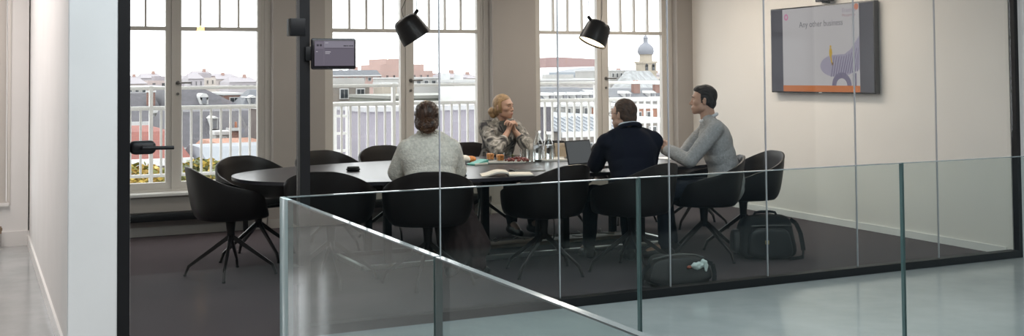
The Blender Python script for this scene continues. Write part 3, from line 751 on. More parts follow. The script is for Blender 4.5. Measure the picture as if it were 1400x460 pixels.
bm = NB(); ell(bm, (0, 0, 0), (.052, .018, .026), None, 4); ell(bm, (.045, 0, .022), (.025, .014, .022), None, 3); ell(bm, (.06, .0, -.012), (.014, .01, .03), None, 3)
for v in bm.verts: v.co += V((noise.noise(v.co*45), noise.noise(v.co*45+V((3, 0, 0))), noise.noise(v.co*45+V((7, 0, 0)))))*.008
o = obj('crumpled_tissue', bm, [mat('pale_aqua_tissue', (.62, .70, .68), .7)]); tag(o, 'crumpled pale tissue tucked into the front of the slumped bag', 'tissue'); o.location = (4.475, 6.405, .15); o.rotation_euler.z = -.2
bm = NB(); ell(bm, (0, 0, 0), (.020, .010, .012), None, 2); o = obj('red_tag', bm, mat('red_brown_tag', (.28, .06, .03), .5)); tag(o, 'small red brown tag left of the pale tissue on the slumped bag', 'tag'); o.location = (4.405, 6.405, .146)

# ------------------------------------------------------------------ people
skin = mat('skin', (.48, .29, .21), .5, var=.06, scale=30)
eye_m = mat('eye_dark', (.03, .025, .02), .15)
eye_w = mat('eye_white', (.55, .53, .50), .25)
def rotm(yaw, pitch=0., roll=0.):
    return Matrix.Rotation(yaw, 3, 'Z') @ Matrix.Rotation(pitch, 3, 'X') @ Matrix.Rotation(roll, 3, 'Y')
import numpy as np
def head_sdf(P, fem):
    """smooth union of soft forms; P is (n,3) in head space, face towards +Y"""
    def el(c, r):
        q = P-np.array(c); r = np.array(r); k0 = np.linalg.norm(q/r, axis=1); k1 = np.linalg.norm(q/(r*r), axis=1)+1e-9
        return k0*(k0-1)/k1
    def cap(a, b, ra, rb):
        a, b = np.array(a), np.array(b); d = b-a; t = np.clip(((P-a)@d)/(d@d), 0, 1)
        return np.linalg.norm(P-a-t[:, None]*d, axis=1)-(ra+(rb-ra)*t)
    def su(x, y, k):
        h = np.clip(.5+.5*(y-x)/k, 0, 1); return y*(1-h)+x*h-k*h*(1-h)
    def sub(x, y, k):
        h = np.clip(.5-.5*(x+y)/k, 0, 1); return x*(1-h)-y*h+k*h*(1-h)
    j = -.003 if fem else .004
    d = el((0, -.012, .028), (.073, .092, .086))
    d = su(d, el((0, .026, -.020), (.056+j, .056, .076)), .030)
    d = su(d, el((0, .034, -.070), (.044+j*1.5, .044, .034)), .030)
    for s_ in (-1, 1):
        d = su(d, el((s_*.041, .050, -.016), (.020, .022, .018)), .022)
        d = su(d, el((s_*(.046+j), .004, -.060), (.016, .026, .020)), .028)
    d = su(d, el((0, .071, .030), (.044, .014, .010)), .020)
    d = su(d, el((0, .074, -.060), (.026, .016, .020)), .020)
    d = su(d, el((0, .070, -.096), (.017+j, .013, .012+j*.5)), .024)
    for s_ in (-1, 1): d = sub(d, el((s_*.031, .094, .006), (.017, .015, .0105)), .012)
    d = su(d, cap((0, .081, .016), (0, .103-.002*fem, -.028), .0055, .0095), .012)
    for s_ in (-1, 1): d = su(d, el((s_*.011, .091, -.033), (.0075, .009, .0065)), .007)
    d = su(d, cap((-.017, .0855, -.0585), (.017, .0855, -.0585), .0048, .0048), .006)
    d = su(d, cap((-.015, .0850, -.0680), (.015, .0850, -.0680), .0056, .0056), .006)
    return d
def head_hit(dirs, fem):
    """distance of the surface from the head centre along each direction"""
    O = np.array((0, .005, -.012)); lo = np.full(len(dirs), .03); hi = np.full(len(dirs), .16)
    for _ in range(16):
        m = (lo+hi)/2; ins = head_sdf(O+dirs*m[:, None], fem) < 0; lo = np.where(ins, m, lo); hi = np.where(ins, hi, m)
    return O+dirs*((lo+hi)/2)[:, None]
def face_y(x, z, fem):
    """front surface of the face at (x, z)"""
    ys = np.linspace(.03, .13, 200); P = np.stack([np.full(200, x), ys, np.full(200, z)], 1); ins = head_sdf(P, fem) < 0
    return float(ys[ins].max()) if ins.any() else .08
def head(bm, c, R, fem):
    t = NB(); bmesh.ops.create_icosphere(t, subdivisions=6, radius=1)
    D = np.array([v.co.normalized()[:] for v in t.verts]); Q = head_hit(D, fem)
    for v, q in zip(t.verts, Q): v.co = c+R @ V(q)
    merge(bm, t)
    for s in (-1, 1):
        e = R @ Matrix.Rotation(s*.35, 3, 'Z') @ Matrix.Rotation(-.15, 3, 'X')
        ell(bm, c+R @ V((s*.074, -.010, -.004)), (.008, .017, .029), e); ell(bm, c+R @ V((s*.079, -.016, .008)), (.006, .012, .017), e)
def hand(bm, W, d, n, s, curl, thumb=1., sc=1.):
    """W wrist, d towards the fingers, n palm normal, s thumb side"""
    d, n, s = d.normalized(), n.normalized(), s.normalized()
    rc(bm, W, W+d*.03*sc, .022*sc, .020*sc, 10)
    for i, (o, L, kx) in enumerate(((.030, .040, .086), (.010, .045, .090), (-.010, .041, .087), (-.029, .032, .080))):
        o *= sc; k = W+d*kx*sc+s*o
        rc(bm, W+d*.012*sc+s*o*.6, k, .0125*sc, .0105*sc, 10)
        p = k; ang = 0
        for j, (f, r0, r1) in enumerate(((1., .0092, .0086), (.62, .0086, .0080), (.50, .0080, .0068))):
            ang += curl[j]
            v = d*math.cos(ang)+n*math.sin(ang); q = p+v*L*f*sc
            rc(bm, p, q, r0*sc, r1*sc, 10); p = q
    a = W+d*.018*sc+s*.020*sc; b = a+(s*.75*thumb+d*.62+n*.25).normalized()*.040*sc; c = b+(s*.25*thumb+d*.85+n*.35).normalized()*.034*sc
    e = c+(d*.85+n*.45-s*.1).normalized()*.026*sc
    rc(bm, a, b, .014*sc, .0115*sc, 10); rc(bm, b, c, .0110*sc, .0098*sc, 10); rc(bm, c, e, .0096*sc, .0078*sc, 10)
def torso(bm, J, g, w=1., hem=None):
    R = (J['shR']-J['shL']).normalized(); U = (J['neck']-J['pel']).normalized(); F = U.cross(R).normalized(); U = R.cross(F)
    M = Matrix((R, F, U)).transposed()
    M0 = Matrix.Identity(3)
    ell(bm, J['pel'], ((.168+g)*w, .125+g, .115+g), M0, 4); ell(bm, J['waist'], ((.140+g)*w, .108+g, .15+g), M, 4)
    ell(bm, J['chest'], ((.165+g)*w, .118+g, .17+g), M, 4)
    mid = J['chest']*.5+J['waist']*.5; ell(bm, mid, ((.150+g)*w, .112+g, .14+g), M, 4)
    a = J['shL']*.85+J['shR']*.15; b = J['shR']*.85+J['shL']*.15
    rc(bm, a, b, .058+g, .058+g); c = (a+b)/2
    ell(bm, c-U*.03, ((.15+g)*w, .085+g, .085+g), M, 4)
    for s in ('shL', 'shR'): rc(bm, J['neck']+U*.005, J[s]*.75+J['neck']*.25+U*.012, .046+g*.6, .040+g*.8)
def arms(bm, J, g, body, cuff=.0, puff=0.):
    for s in 'LR':
        sh, el, wr = J['sh'+s], J['el'+s], J['wr'+s]
        rc(bm, sh, el, .052+g+puff*.3, .041+g+puff); 
        end = wr if body else el+(wr-el)*(1-cuff)
        rc(bm, el, end, .041+g+puff, (.027 if body else .032)+g+puff*.6)
def legs(bm, J, g):
    for s in 'LR':
        rc(bm, J['hp'+s], J['kn'+s], .085+g, .058+g); rc(bm, J['kn'+s], J['an'+s], .056+g, .038+g)
def remesh(o, vox, it=4, fac=.5):
    bake(o, [('REMESH', dict(mode='VOXEL', voxel_size=vox)), ('SMOOTH', dict(iterations=it, factor=fac))]); o.data.shade_smooth(); return o
def folds(o, amp, f, st=(1, 1, 1), seed=0.):
    me = o.data; ns = [v.normal.copy() for v in me.vertices]
    for v, n in zip(me.vertices, ns):
        p = V((v.co.x*f*st[0]+seed, v.co.y*f*st[1], v.co.z*f*st[2])); v.co += n*amp*(noise.noise(p)+.5*noise.noise(p*2.3))
def cloth(name, bm, m, parent, amp=.006, f=9, vox=.008, st=(1, 1, 1), seed=0., it=5):
    o = obj(name, bm, m, parent); remesh(o, vox, it); folds(o, amp, f, st, seed); return o
def hairmesh(name, parent, c, R, parts, m, line, amp=.003, st=(60, 18, 18), tubes=()):
    bm = NB()
    for p, r in parts: ell(bm, V(p), r)
    o = obj(name, bm, m, parent); remesh(o, .006, 3)
    for v in o.data.vertices:
        p = v.co; ym = line(p)
        if p.y > ym: v.co.y = ym
    for v in o.data.vertices:
        p = v.co; q = V((math.atan2(p.x, p.z+.08)*14, p.y*st[1], p.z*4)); v.co += v.normal*amp*noise.noise(q*1.6)
    for v in o.data.vertices: v.co = c+R @ v.co
    o.data.update(); return o
def shoe(parent, an, toe, m, R=0):
    bm = NB(); d = (toe-an); d.z = 0; d.normalize(); h = V((an.x, an.y, .052))-d*.035
    rc(bm, h, h+d*.10+V((0, 0, -.004)), .044, .042); rc(bm, h+d*.10, h+d*.215+V((0, 0, -.018)), .042, .030); rc(bm, V((an.x, an.y, .06)), V((an.x, an.y, .12)), .045, .048)
    o = obj('shoe', bm, m, parent); remesh(o, .007, 3)
    for v in o.data.vertices: v.co.z = max(v.co.z, .002)
    return o
def person(label, loc, rz, J, hd, fem, hands_, clothes):
    t = thing('person', label, 'person', loc, rz)
    J = {k: V(v) for k, v in J.items()}
    bm = NB(); c, R = V(hd[0]), rotm(*hd[1:])
    torso(bm, J, -.004, .92); arms(bm, J, -.002, True); legs(bm, J, -.006)
    for s in 'LR':
        a = J['an'+s]; d = (J['toe'+s]-a); d.z = 0; d.normalize(); rc(bm, a, V((a.x, a.y, .06))+d*.13, .036, .026)
    rc(bm, J['neck']-V((0, .005, .03)), c+R @ V((0, -.022, -.045)), .056 if fem else .062, .050 if fem else .058)
    head(bm, c, R, fem)
    for h in hands_: hand(bm, J['wr'+h[0]], *[V(q) if isinstance(q, tuple) and len(q) == 3 and i < 3 else q for i, q in enumerate(h[1:])])
    o = obj('body', bm, skin, t); remesh(o, .0038, 2)
    ye = face_y(.031, .006, fem)
    for s in (-1, 1):
        bm = NB(); ell(bm, c+R @ V((s*.031, ye-.0075, .006)), (.0125, .0105, .0078), R, 3); e = obj('eye', bm, eye_w, t)
        bm = NB(); ell(bm, c+R @ V((s*.0305, ye+.0012, .006)), (.0052, .0026, .0056), R, 2); obj('iris', bm, eye_m, e)
        bm = NB(); tube(bm, [c+R @ V((s*.031+.0125*math.cos(a), ye-.0065+.0100*math.sin(a)+.0005, .006+.0062*math.sin(a)+.001)) for a in [PI*k/8 for k in range(9)]], .0022, 6); obj('eyelid', bm, skin, t)
    return t, J, c, R
def brows(t, c, R, m, fem=False):
    for s in (-1, 1):
        bm = NB(); tube(bm, [c+R @ V((s*x, face_y(x, z, fem)+.0008, z)) for x, z in ((.013, .0262), (.022, .0285), (.034, .0285), (.046, .0235))], [.0028, .0036, .0034, .0018], 8); obj('eyebrow', bm, m, t)
def lips(t, c, R, m, fem=False):
    for z, r in ((-.0590, .0030), (-.0675, .0036)):
        bm = NB(); tube(bm, [c+R @ V((x, face_y(abs(x), z, fem)-.0004, z+.0012*math.cos(x*150)*(1 if z > -.063 else 0))) for x in (-.021, -.014, -.007, 0, .007, .014, .021)], [.0008, r*.8, r, r, r, r*.8, .0008], 8); obj('lip', bm, m, t)

# woman in the cream sweater, back to the viewer
J = dict(pel=(0, -.07, .545), waist=(0, -.06, .70), chest=(0, -.035, .865), neck=(.0, -.01, 1.045), shL=(-.155, -.01, .955), shR=(.155, -.01, .955),
 elL=(-.215, .085, .785), elR=(.205, .095, .785), wrL=(-.11, .275, .765), wrR=(.15, .27, .768),
 hpL=(-.08, -.03, .535), hpR=(.09, -.03, .535), knL=(.12, .36, .52), knR=(.27, .30, .53), anL=(.18, .20, .11), anR=(.36, .10, .11), toeL=(.24, .36, .04), toeR=(.45, .26, .04))
loc = (CH[3][0]+.01, CH[3][1]-.01, .004); rz = math.radians(76-90)
t, J1, c, R = person('person with brown hair bun and cream knitted sweater, seated, back to the viewer', loc, rz, J, ((-.01, .035, 1.165), -.12, -.12), True,
 [('L', (.35, .9, -.05), (0, 0, -1), (.9, -.35, 0), (.25, .3, .2)), ('R', (-.35, .9, -.05), (0, 0, -1), (-.9, -.35, 0), (.25, .3, .2))], None)
bm = NB(); torso(bm, J1, .022, 1.06); arms(bm, J1, .016, False, .12, .018)
ell(bm, V((0, -.07, .62)), (.205, .155, .15)); ell(bm, V((0, -.06, .76)), (.185, .14, .16))
cream = mat('cream_knit', (.76, .71, .63), .9, bump=.8, bscale=75, var=.16, scale=55)
cloth('sweater', bm, cream, t, .009, 8, .008, (1, 1, .7), 2.)
bm = NB(); tube(bm, [V((-.01, -.012, 1.068))+V((.066*math.cos(a), .062*math.sin(a)+.004, .010*math.sin(a)*-1)) for a in [2*PI*k/20 for k in range(20)]], .015, 8, closed=True); obj('neckband', bm, cream, t)
bm = NB(); legs(bm, J1, .028); rc(bm, J1['hpL'], J1['hpR'], .13, .13); rc(bm, V((.12, .33, .50)), V((.28, .28, .50)), .085, .09)
rc(bm, V((.17, .28, .45)), V((.25, .17, .22)), .10, .12); rc(bm, V((.27, .26, .45)), V((.36, .12, .24)), .09, .10)
cloth('skirt', bm, mat('dark_burgundy_cloth', (.035, .016, .015), .85), t, .012, 10, .009, (1.5, 1.5, .4), 4.)
for s in 'LR': shoe(t, J1['an'+s], J1['toe'+s], mat('black_shoe', (.012, .012, .012), .4))
brown_hair = mat('brown_hair', (.055, .024, .013), .40, var=.75, scale=18, stretch=(2, 2, .6), bump=.4, bscale=90)
hairmesh('hair', t, c, R, [((0, -.020, .030), (.089, .104, .098)), ((0, -.055, -.035), (.078, .062, .075)), ((-.045, -.01, -.02), (.045, .07, .07)), ((.045, -.01, -.02), (.045, .07, .07)), ((-.025, -.105, -.060), (.050, .038, .042)), ((.020, -.110, -.052), (.046, .038, .040)), ((0, -.10, -.085), (.04, .032, .03))],
 brown_hair, lambda p: .02+.07*sst(.05, .10, p.z), .008)
bm = NB()
for k in range(9):
    a = random.uniform(-1, 1); p0 = V((a*.06, -.09, -.07)); tube(bm, [c+R @ (p0+V((random.uniform(-.02, .02)*j, -.004*j, -.018*j))) for j in range(4)], [.003, .0028, .002, .001], 5)
for k in range(26):
    a0 = random.uniform(0, 2*PI); rr = random.uniform(.018, .046); zc = -.060+random.uniform(-.02, .02); xc = random.uniform(-.012, .012); yy = -.112-.026*math.sqrt(max(0, 1-(rr/.05)**2))
    tube(bm, [c+R @ V((xc+rr*1.1*math.cos(a0+u*.35), yy+.010*math.sin(u), zc+rr*.9*math.sin(a0+u*.35))) for u in range(8)], [.002, .004, .005, .005, .005, .0045, .0035, .001], 6)
obj('loose_strands', bm, mat('brown_hair_light', (.10, .045, .022), .4), t)

# blond woman across the table, hands clasped
J = dict(pel=(0, -.06, .545), waist=(0, -.02, .70), chest=(0, .045, .875), neck=(0, .085, 1.03), shL=(-.168, .06, .97), shR=(.168, .06, .97),
 elL=(-.165, .315, .775), elR=(.185, .300, .775), wrL=(-.045, .235, .945), wrR=(.025, .240, .940),
 hpL=(-.085, -.03, .535), hpR=(.085, -.03, .535), knL=(-.09, .40, .535), knR=(.11, .40, .535), anL=(-.10, .46, .11), anR=(.10, .42, .11), toeL=(-.10, .66, .04), toeR=(.12, .62, .04))
loc = (4.50, 9.72, .004); rz = math.radians(-84-90)
t, J2, c, R = person('person with tied back blond hair, patterned blouse, hands clasped at chin, across the table', loc, rz, J, ((.01, .145, 1.165), .42, .02), True,
 [('L', (.38, .10, .90), (.85, .0, -.35), (.1, -.95, .2), (.85, 1.0, .6), .5, .95), ('R', (-.30, .10, .92), (-.85, .1, -.3), (.1, -.95, .2), (.95, 1.0, .6), .5, .95)], None)
bm = NB(); torso(bm, J2, .016, 1.02); arms(bm, J2, .014, False, .50, .014); ell(bm, V((0, -.05, .62)), (.19, .15, .14))
blouse = camo_mat()
cloth('blouse', bm, blouse, t, .010, 9, .008, (1, 1, .8), 8.)
grey_cl = mat('grey_green_top', (.085, .088, .080), .85)
bm = NB(); ell(bm, V((0, .135, .91)), (.050, .052, .14)); ell(bm, V((0, .105, 1.015)), (.062, .058, .045)); cloth('undershirt', bm, grey_cl, t, .003, 12)
bm = NB()
for s in (-1, 1): rc(bm, V((s*.075, .10, 1.03)), V((s*.06, .175, .86)), .017, .012)
cloth('lapel', bm, mat('pale_grey_lapel', (.30, .29, .27), .8), t, .003, 14, .006)
bm = NB(); legs(bm, J2, .012); rc(bm, J2['hpL'], J2['hpR'], .11, .11); cloth('trousers', bm, mat('dark_trousers', (.022, .022, .026), .85, spec=.15), t, .008, 10, .009, (1.5, 1.5, .7), 3.)
for s in 'LR': shoe(t, J2['an'+s], J2['toe'+s], mat('black_shoe', (.012, .012, .012)))
blond = mat('blond_hair', (.30, .185, .085), .42, var=.35, scale=14, stretch=(3, 3, .5), bump=.4, bscale=90)
hairmesh('hair', t, c, R, [((0, -.022, .034), (.083, .098, .094)), ((0, -.05, -.02), (.078, .062, .070)), ((-.058, .0, .0), (.026, .055, .06)), ((.058, .0, .0), (.026, .055, .06)), ((.03, -.115, -.040), (.048, .042, .044)), ((.035, -.105, -.075), (.035, .03, .03))],
 blond, lambda p: .018+.062*sst(.045, .090, p.z), .002)
brows(t, c, R, mat('brow_blond', (.14, .08, .04), .6), True)
lips(t, c, R, mat('lip', (.36, .14, .12), .4), True)

# man in the navy jacket
J = dict(pel=(0, -.08, .545), waist=(0, -.075, .71), chest=(0, -.04, .89), neck=(-.01, -.01, 1.045), shL=(-.185, -.02, .965), shR=(.185, -.03, .965),
 elL=(-.225, .12, .785), elR=(.225, .12, .785), wrL=(-.12, .33, .768), wrR=(.13, .33, .768),
 hpL=(-.09, -.03, .535), hpR=(.09, -.03, .535), knL=(-.14, .42, .535), knR=(.15, .40, .535), anL=(-.10, .58, .12), anR=(.16, .38, .11), toeL=(-.10, .80, .05), toeR=(.18, .60, .04))
loc = (CH[5][0]-.015, CH[5][1]+.01, .004); rz = math.radians(82-90)
t, J3, c, R = person('person with short brown hair in a navy jacket, back to the viewer', loc, rz, J, ((-.03, .025, 1.163), .52, .0), False,
 [('L', (.3, .95, -.03), (0, 0, -1), (.95, -.3, 0), (.25, .3, .2)), ('R', (-.3, .95, -.03), (0, 0, -1), (-.95, -.3, 0), (.25, .3, .2))], None)
navy = mat('navy_wool', (.0055, .0065, .014), .85, bump=.1, bscale=300, spec=.12)
bm = NB(); torso(bm, J3, .022, 1.08); arms(bm, J3, .016, False, .06, .006); ell(bm, V((0, -.08, .60)), (.205, .155, .16))
for s in 'LR': ell(bm, J3['sh'+s]+V((0, 0, -.005)), (.078, .072, .066))
cloth('jacket', bm, navy, t, .007, 8, .008, (1, 1, .6), 12.)
bm = NB(); pts = [V((0, -.006, 1.085))+V((.070*math.cos(a), .068*math.sin(a), -.016*math.sin(a))) for a in [2*PI*k/24 for k in range(24)]]
tube(bm, pts, .017, 8, closed=True); obj('shirt_collar', bm, mat('pale_blue_shirt', (.55, .60, .66), .7), t)
bm = NB(); tube(bm, [V((0, -.012, 1.067))+V((.083*math.cos(a), .080*math.sin(a), -.030*math.sin(a))) for a in [PI*.9+PI*1.2*k/20 for k in range(21)]], .017, 8); obj('jacket_collar', bm, navy, t)
bm = NB(); legs(bm, J3, .014); rc(bm, J3['hpL'], J3['hpR'], .115, .115); cloth('trousers', bm, mat('navy_trousers', (.012, .013, .020), .8, spec=.15), t, .008, 10, .009, (1.5, 1.5, .7), 6.)
for s in 'LR': shoe(t, J3['an'+s], J3['toe'+s], mat('black_shoe', (.012, .012, .012)))
dbrown = mat('short_brown_hair', (.050, .024, .013), .6, var=.5, scale=40, bump=.5, bscale=200)
hairmesh('hair', t, c, R, [((0, -.018, .034), (.080, .096, .090)), ((0, -.055, -.020), (.069, .052, .062)), ((-.055, -.02, .005), (.026, .04, .04)), ((.055, -.02, .005), (.026, .04, .04))],
 dbrown, lambda p: (.012+.070*sst(.05, .09, p.z)) if p.z > -.01 else -.025, .004)
brows(t, c, R, dbrown); lips(t, c, R, mat('lip_pale', (.38, .19, .15), .45))
# spectacles
bm = NB()
for s in (-1, 1):
    tube(bm, [c+R @ V((s*.033+.021*math.cos(a), .094, .004+.016*math.sin(a))) for a in [2*PI*k/16 for k in range(16)]], .0018, 6, closed=True)
    tube(bm, [c+R @ V((s*.055, .092, .008)), c+R @ V((s*.075, .05, .012)), c+R @ V((s*.080, -.012, .012)), c+R @ V((s*.077, -.03, -.004))], .0018, 6)
tube(bm, [c+R @ V((-.012, .095, .008)), c+R @ V((0, .1, .010)), c+R @ V((.012, .095, .008))], .0018, 6)
obj('spectacles', bm, black_metal, t)

# man in the grey sweater
J = dict(pel=(0, -.09, .55), waist=(0, -.07, .72), chest=(0, -.01, .915), neck=(0, .045, 1.095), shL=(-.190, .015, 1.03), shR=(.190, .015, 1.03),
 elL=(-.225, .225, .785), elR=(.20, .24, .785), wrL=(-.065, .385, .86), wrR=(.055, .395, .86),
 hpL=(-.09, -.04, .54), hpR=(.09, -.04, .54), knL=(-.13, .41, .54), knR=(.14, .40, .54), anL=(-.12, .42, .11), anR=(.14, .34, .11), toeL=(-.12, .64, .04), toeR=(.15, .56, .04))
loc = (CH[6][0]+.115, CH[6][1]+.005, .004); rz = math.radians(152-90)
t, J4, c, R = person('person with short dark hair in a grey sweater, in profile before the screen wall', loc, rz, J, ((0, .085, 1.250), -.16, .03), False,
 [('L', (.55, .45, .62), (.8, -.1, -.55), (0, -.9, .4), (.85, .9, .6), .5), ('R', (-.5, .5, .62), (-.8, -.1, -.5), (0, -.9, .4), (.9, .95, .6), .5)], None)
greys = mat('grey_knit', (.34, .345, .35), .9, bump=.5, bscale=90, var=.16, scale=60)
bm = NB(); torso(bm, J4, .016, 1.02); arms(bm, J4, .013, False, .06, .006); ell(bm, V((0, -.09, .62)), (.19, .15, .15)); ell(bm, V((0, .062, 1.045)), (.075, .060, .050))
cloth('sweater', bm, greys, t, .008, 9, .008, (1, 1, .8), 20.)
bm = NB(); pts = [V((0, .047, 1.113))+V((.064*math.cos(a), .064*math.sin(a)-.004, -.030*math.sin(a))) for a in [2*PI*k/24 for k in range(24)]]
tube(bm, pts, .014, 8, closed=True); obj('shirt_collar', bm, mat('white_shirt', (.66, .68, .72), .7), t)
bm = NB(); legs(bm, J4, .014); rc(bm, J4['hpL'], J4['hpR'], .115, .115); cloth('trousers', bm, mat('navy_jeans', (.014, .016, .024), .85, spec=.15), t, .008, 10, .009, (1.5, 1.5, .7), 16.)
for s in 'LR': shoe(t, J4['an'+s], J4['toe'+s], mat('black_shoe', (.012, .012, .012)))
black_hair = mat('black_brown_hair', (.010, .007, .006), .5, var=.4, scale=40, bump=.5, bscale=200)
hairmesh('hair', t, c, R, [((0, -.016, .040), (.079, .096, .090)), ((0, .03, .085), (.060, .050, .035)), ((0, -.055, -.015), (.067, .050, .060)), ((-.055, -.015, .005), (.024, .042, .042)), ((.055, -.015, .005), (.024, .042, .042))],
 black_hair, lambda p: (.018+.072*sst(.05, .088, p.z)) if p.z > -.015 else -.025, .005)
brows(t, c, R, black_hair); lips(t, c, R, mat('lip_pale', (.38, .19, .15), .45))

# ------------------------------------------------------------------ outside: balcony
t = thing('balcony_railing', 'white steel balcony railing running outside all three windows', 'railing', (4.2, 12.0, 0))
def zr_(y): return 0
for n_, z, r in (('top_rail', 1.372, .022), ('hand_rail', 1.166, .026), ('bottom_rail', .47, .02)):
    bm = NB(); bbox(bm, -4.2, 5.2, -r, r, z-r, z+r*.6, .004); obj(n_, bm, white_steel, t)
for k in range(90):
    x = -4.1+k*.1015
    if x > 5.1: break
    bm = NB(); r = .011
    box(bm, x-r, x+r, -r, r, .47, 1.166); obj('baluster', bm, white_steel, t, False)
for k in range(8):
    x = -4.1+.1015*(2+k*13)
    if x > 5.1: break
    bm = NB(); box(bm, x-.018, x+.018, -.028, .028, .25, 1.390); obj('post', bm, white_steel, t, False)
bm = NB(); box(bm, .42, 9.5, YW+.32, 12.1, .10, .25); struct('floor_balcony', bm, mat('balcony_slab', (.45, .44, .43), .8))
t = thing('access_ladder', 'white steel access ladder with broad uprights beyond the railing, left half of middle window', 'ladder', (3.62, 12.5, .2))
for x in (-.17, -.03, .10, .25):
    bm = NB(); w_ = .045 if x in (-.03, .10) else .022
    box(bm, x-w_/2, x+w_/2, -.02, .02, -.3, .96); obj('upright', bm, white_steel, t, False)
for k in range(6):
    bm = NB(); z = -.2+k*.2; box(bm, -.17, .25, -.012, .012, z, z+.03); obj('rung', bm, white_steel, t, False)

# ------------------------------------------------------------------ outside: roofs of the town
slate = mat('slate_roof', (.052, .048, .058), .7, var=.25, scale=4, bump=.2, bscale=20)
slate2 = mat('slate_roof_blue', (.085, .09, .105), .6, var=.2, scale=4)
zinc = mat('zinc_roof', (.15, .165, .19), .5, var=.1, scale=2)
brick = brick_mat('red_brick', (.20, .085, .065), (.16, .065, .05), (.22, .19, .17))
redtile = brick_mat('red_tiles', (.21, .060, .045), (.17, .05, .04), (.13, .045, .035), 9.)
orange_b = brick_mat('orange_brick', (.28, .10, .055), (.24, .085, .05), (.26, .2, .16))
palew = mat('pale_render', (.33, .325, .315), .8, var=.06, scale=2)
cream_r = mat('cream_render', (.36, .32, .27), .8, var=.06, scale=2)
tan_r = mat('tan_render', (.20, .18, .16), .8, var=.1, scale=2)
olive = mat('olive_flat_roof', (.145, .15, .125), .8, var=.2, scale=3)
lav = mat('lavender_zinc_wall', (.20, .185, .215), .55, var=.06, scale=1)
dark_win = mat('dark_pane', (.03, .035, .04), .1)
wwhite = mat('white_trim', (.45, .45, .45), .6)
GZ = -14.
def rect(parent, name, x0, x1, y, z0, z1, m, d=.05):
    bm = NB(); box(bm, x0, x1, y-d, y+.02, z0, z1); return obj(name, bm, m, parent, False)
def wins(t, x0, x1, y, z0, z1, n, frame=wwhite, w=.55, f=.10):
    st = (x1-x0)/n
    for k in range(n):
        c = x0+st*(k+.5); hw_ = st*w/2
        o = rect(t, 'window', c-hw_, c+hw_, y, z0, z1, frame, .06)
        b = (z1-z0)*f; rect(o, 'pane', c-hw_+b, c-b*.3, y-.02, z0+b, z1-b, dark_win, .06); 
        bm = NB(); box(bm, c+b*.3, c+hw_-b, y-.08, y, z0+b, z1-b); obj('pane', bm, dark_win, o, False)
def flatb(label, x0, x1, y, zt, depth, m, w=None, cap=wwhite, name='building', nw=0, zw=None, frame=wwhite):
    t = thing(name, label, 'building', ((x0+x1)/2, y, GZ)); hx = (x1-x0)/2; H_ = zt-GZ
    bm = NB(); box(bm, -hx, hx, 0, depth, 0, H_); obj('walls', bm, m, t, False)
    h = max(.06, (x1-x0)*.02); bm = NB(); box(bm, -hx-.04, hx+.04, -.05, depth, H_-h, H_+.02); obj('parapet', bm, cap, t, False)
    if nw: wins(t, -hx*.95, hx*.95, 0, zw[0]-GZ, zw[1]-GZ, nw, frame)
    return t
def mansard(label, x0, x1, y, zt, ze, back, depth, roof, wall, cut=(0, 0), dorm=(), nw=0, zw=None, dw=.5, arch=False, chim=()):
    """pitched roof whose front plane rises from the eaves (ze) to the ridge (zt), set back by 'back'"""
    t = thing('roofed_house', label, 'building', ((x0+x1)/2, y, GZ)); hx = (x1-x0)/2
    ze -= GZ; zt -= GZ
    bm = NB(); box(bm, -hx, hx, .05, depth, 0, ze); obj('walls', bm, wall, t, False)
    bm = NB()
    a = [bm.verts.new(p) for p in ((-hx-.1, -.1, ze), (hx+.1, -.1, ze), (hx+.1, depth, ze), (-hx-.1, depth, ze))]
    b = [bm.verts.new(p) for p in ((-hx+cut[0], back, zt), (hx-cut[1], back, zt), (hx-cut[1], depth-.3, zt), (-hx+cut[0], depth-.3, zt))]
    bm.faces.new(a[::-1]); bm.faces.new(b)
    for i in range(4): bm.faces.new((a[i], a[(i+1) % 4], b[(i+1) % 4], b[i]))
    obj('roof', bm, roof, t, False)
    bm = NB(); box(bm, -hx-.12, hx+.12, -.2, -.05, ze-.12, ze); obj('gutter', bm, wwhite, t, False)
    for (dx, z0, z1, w_) in dorm:
        z0 -= GZ; z1 -= GZ; f = (z0-ze)/(zt-ze)*back
        bm = NB(); box(bm, dx-w_/2, dx+w_/2, f-.1, back+.4, z0, z1)
        if arch: tube(bm, [(dx, f-.1, z1), (dx, back+.4, z1)], w_/2, 20)
        else:
            v = [bm.verts.new(p) for p in ((dx-w_*.6, f-.2, z1), (dx+w_*.6, f-.2, z1), (dx, f-.2, z1+w_*.35), (dx-w_*.6, back+.4, z1), (dx+w_*.6, back+.4, z1), (dx, back+.4, z1+w_*.35))]
            for q in ((0, 1, 2), (5, 4, 3), (0, 2, 5, 3), (2, 1, 4, 5), (1, 0, 3, 4)): bm.faces.new([v[i] for i in q])
        o = obj('dormer', bm, wwhite, t, False); rect(o, 'pane', dx-w_*.27, dx+w_*.27, f-.12, z0+.12*w_, z1+.02*w_, mat('grey_pane', (.13, .135, .15), .3))
    for (cx, z0, z1, w_, by) in chim:
        z0 -= GZ; z1 -= GZ
        bm = NB(); box(bm, cx-w_/2, cx+w_/2, by, by+w_*.7, z0-1, z1); o = obj('chimney', bm, brick, t, False)
        bm = NB(); box(bm, cx-w_*.58, cx+w_*.58, by-.05, by+w_*.78, z1-.07, z1); obj('chimney_cap', bm, wwhite, o, False)
        bm = NB()
        for s in (-.25, .25): lathe(bm, [(w_*.13, z1), (w_*.11, z1+.14), (0, z1+.14)], 10, Matrix.Translation((cx+s*w_, by+w_*.35, 0)))
        obj('chimney_pot', bm, mat('clay_pot', (.30, .12, .07), .8), o)
    if nw: wins(t, -hx*.95, hx*.95, .05, zw[0]-GZ, zw[1]-GZ, nw)
    return t
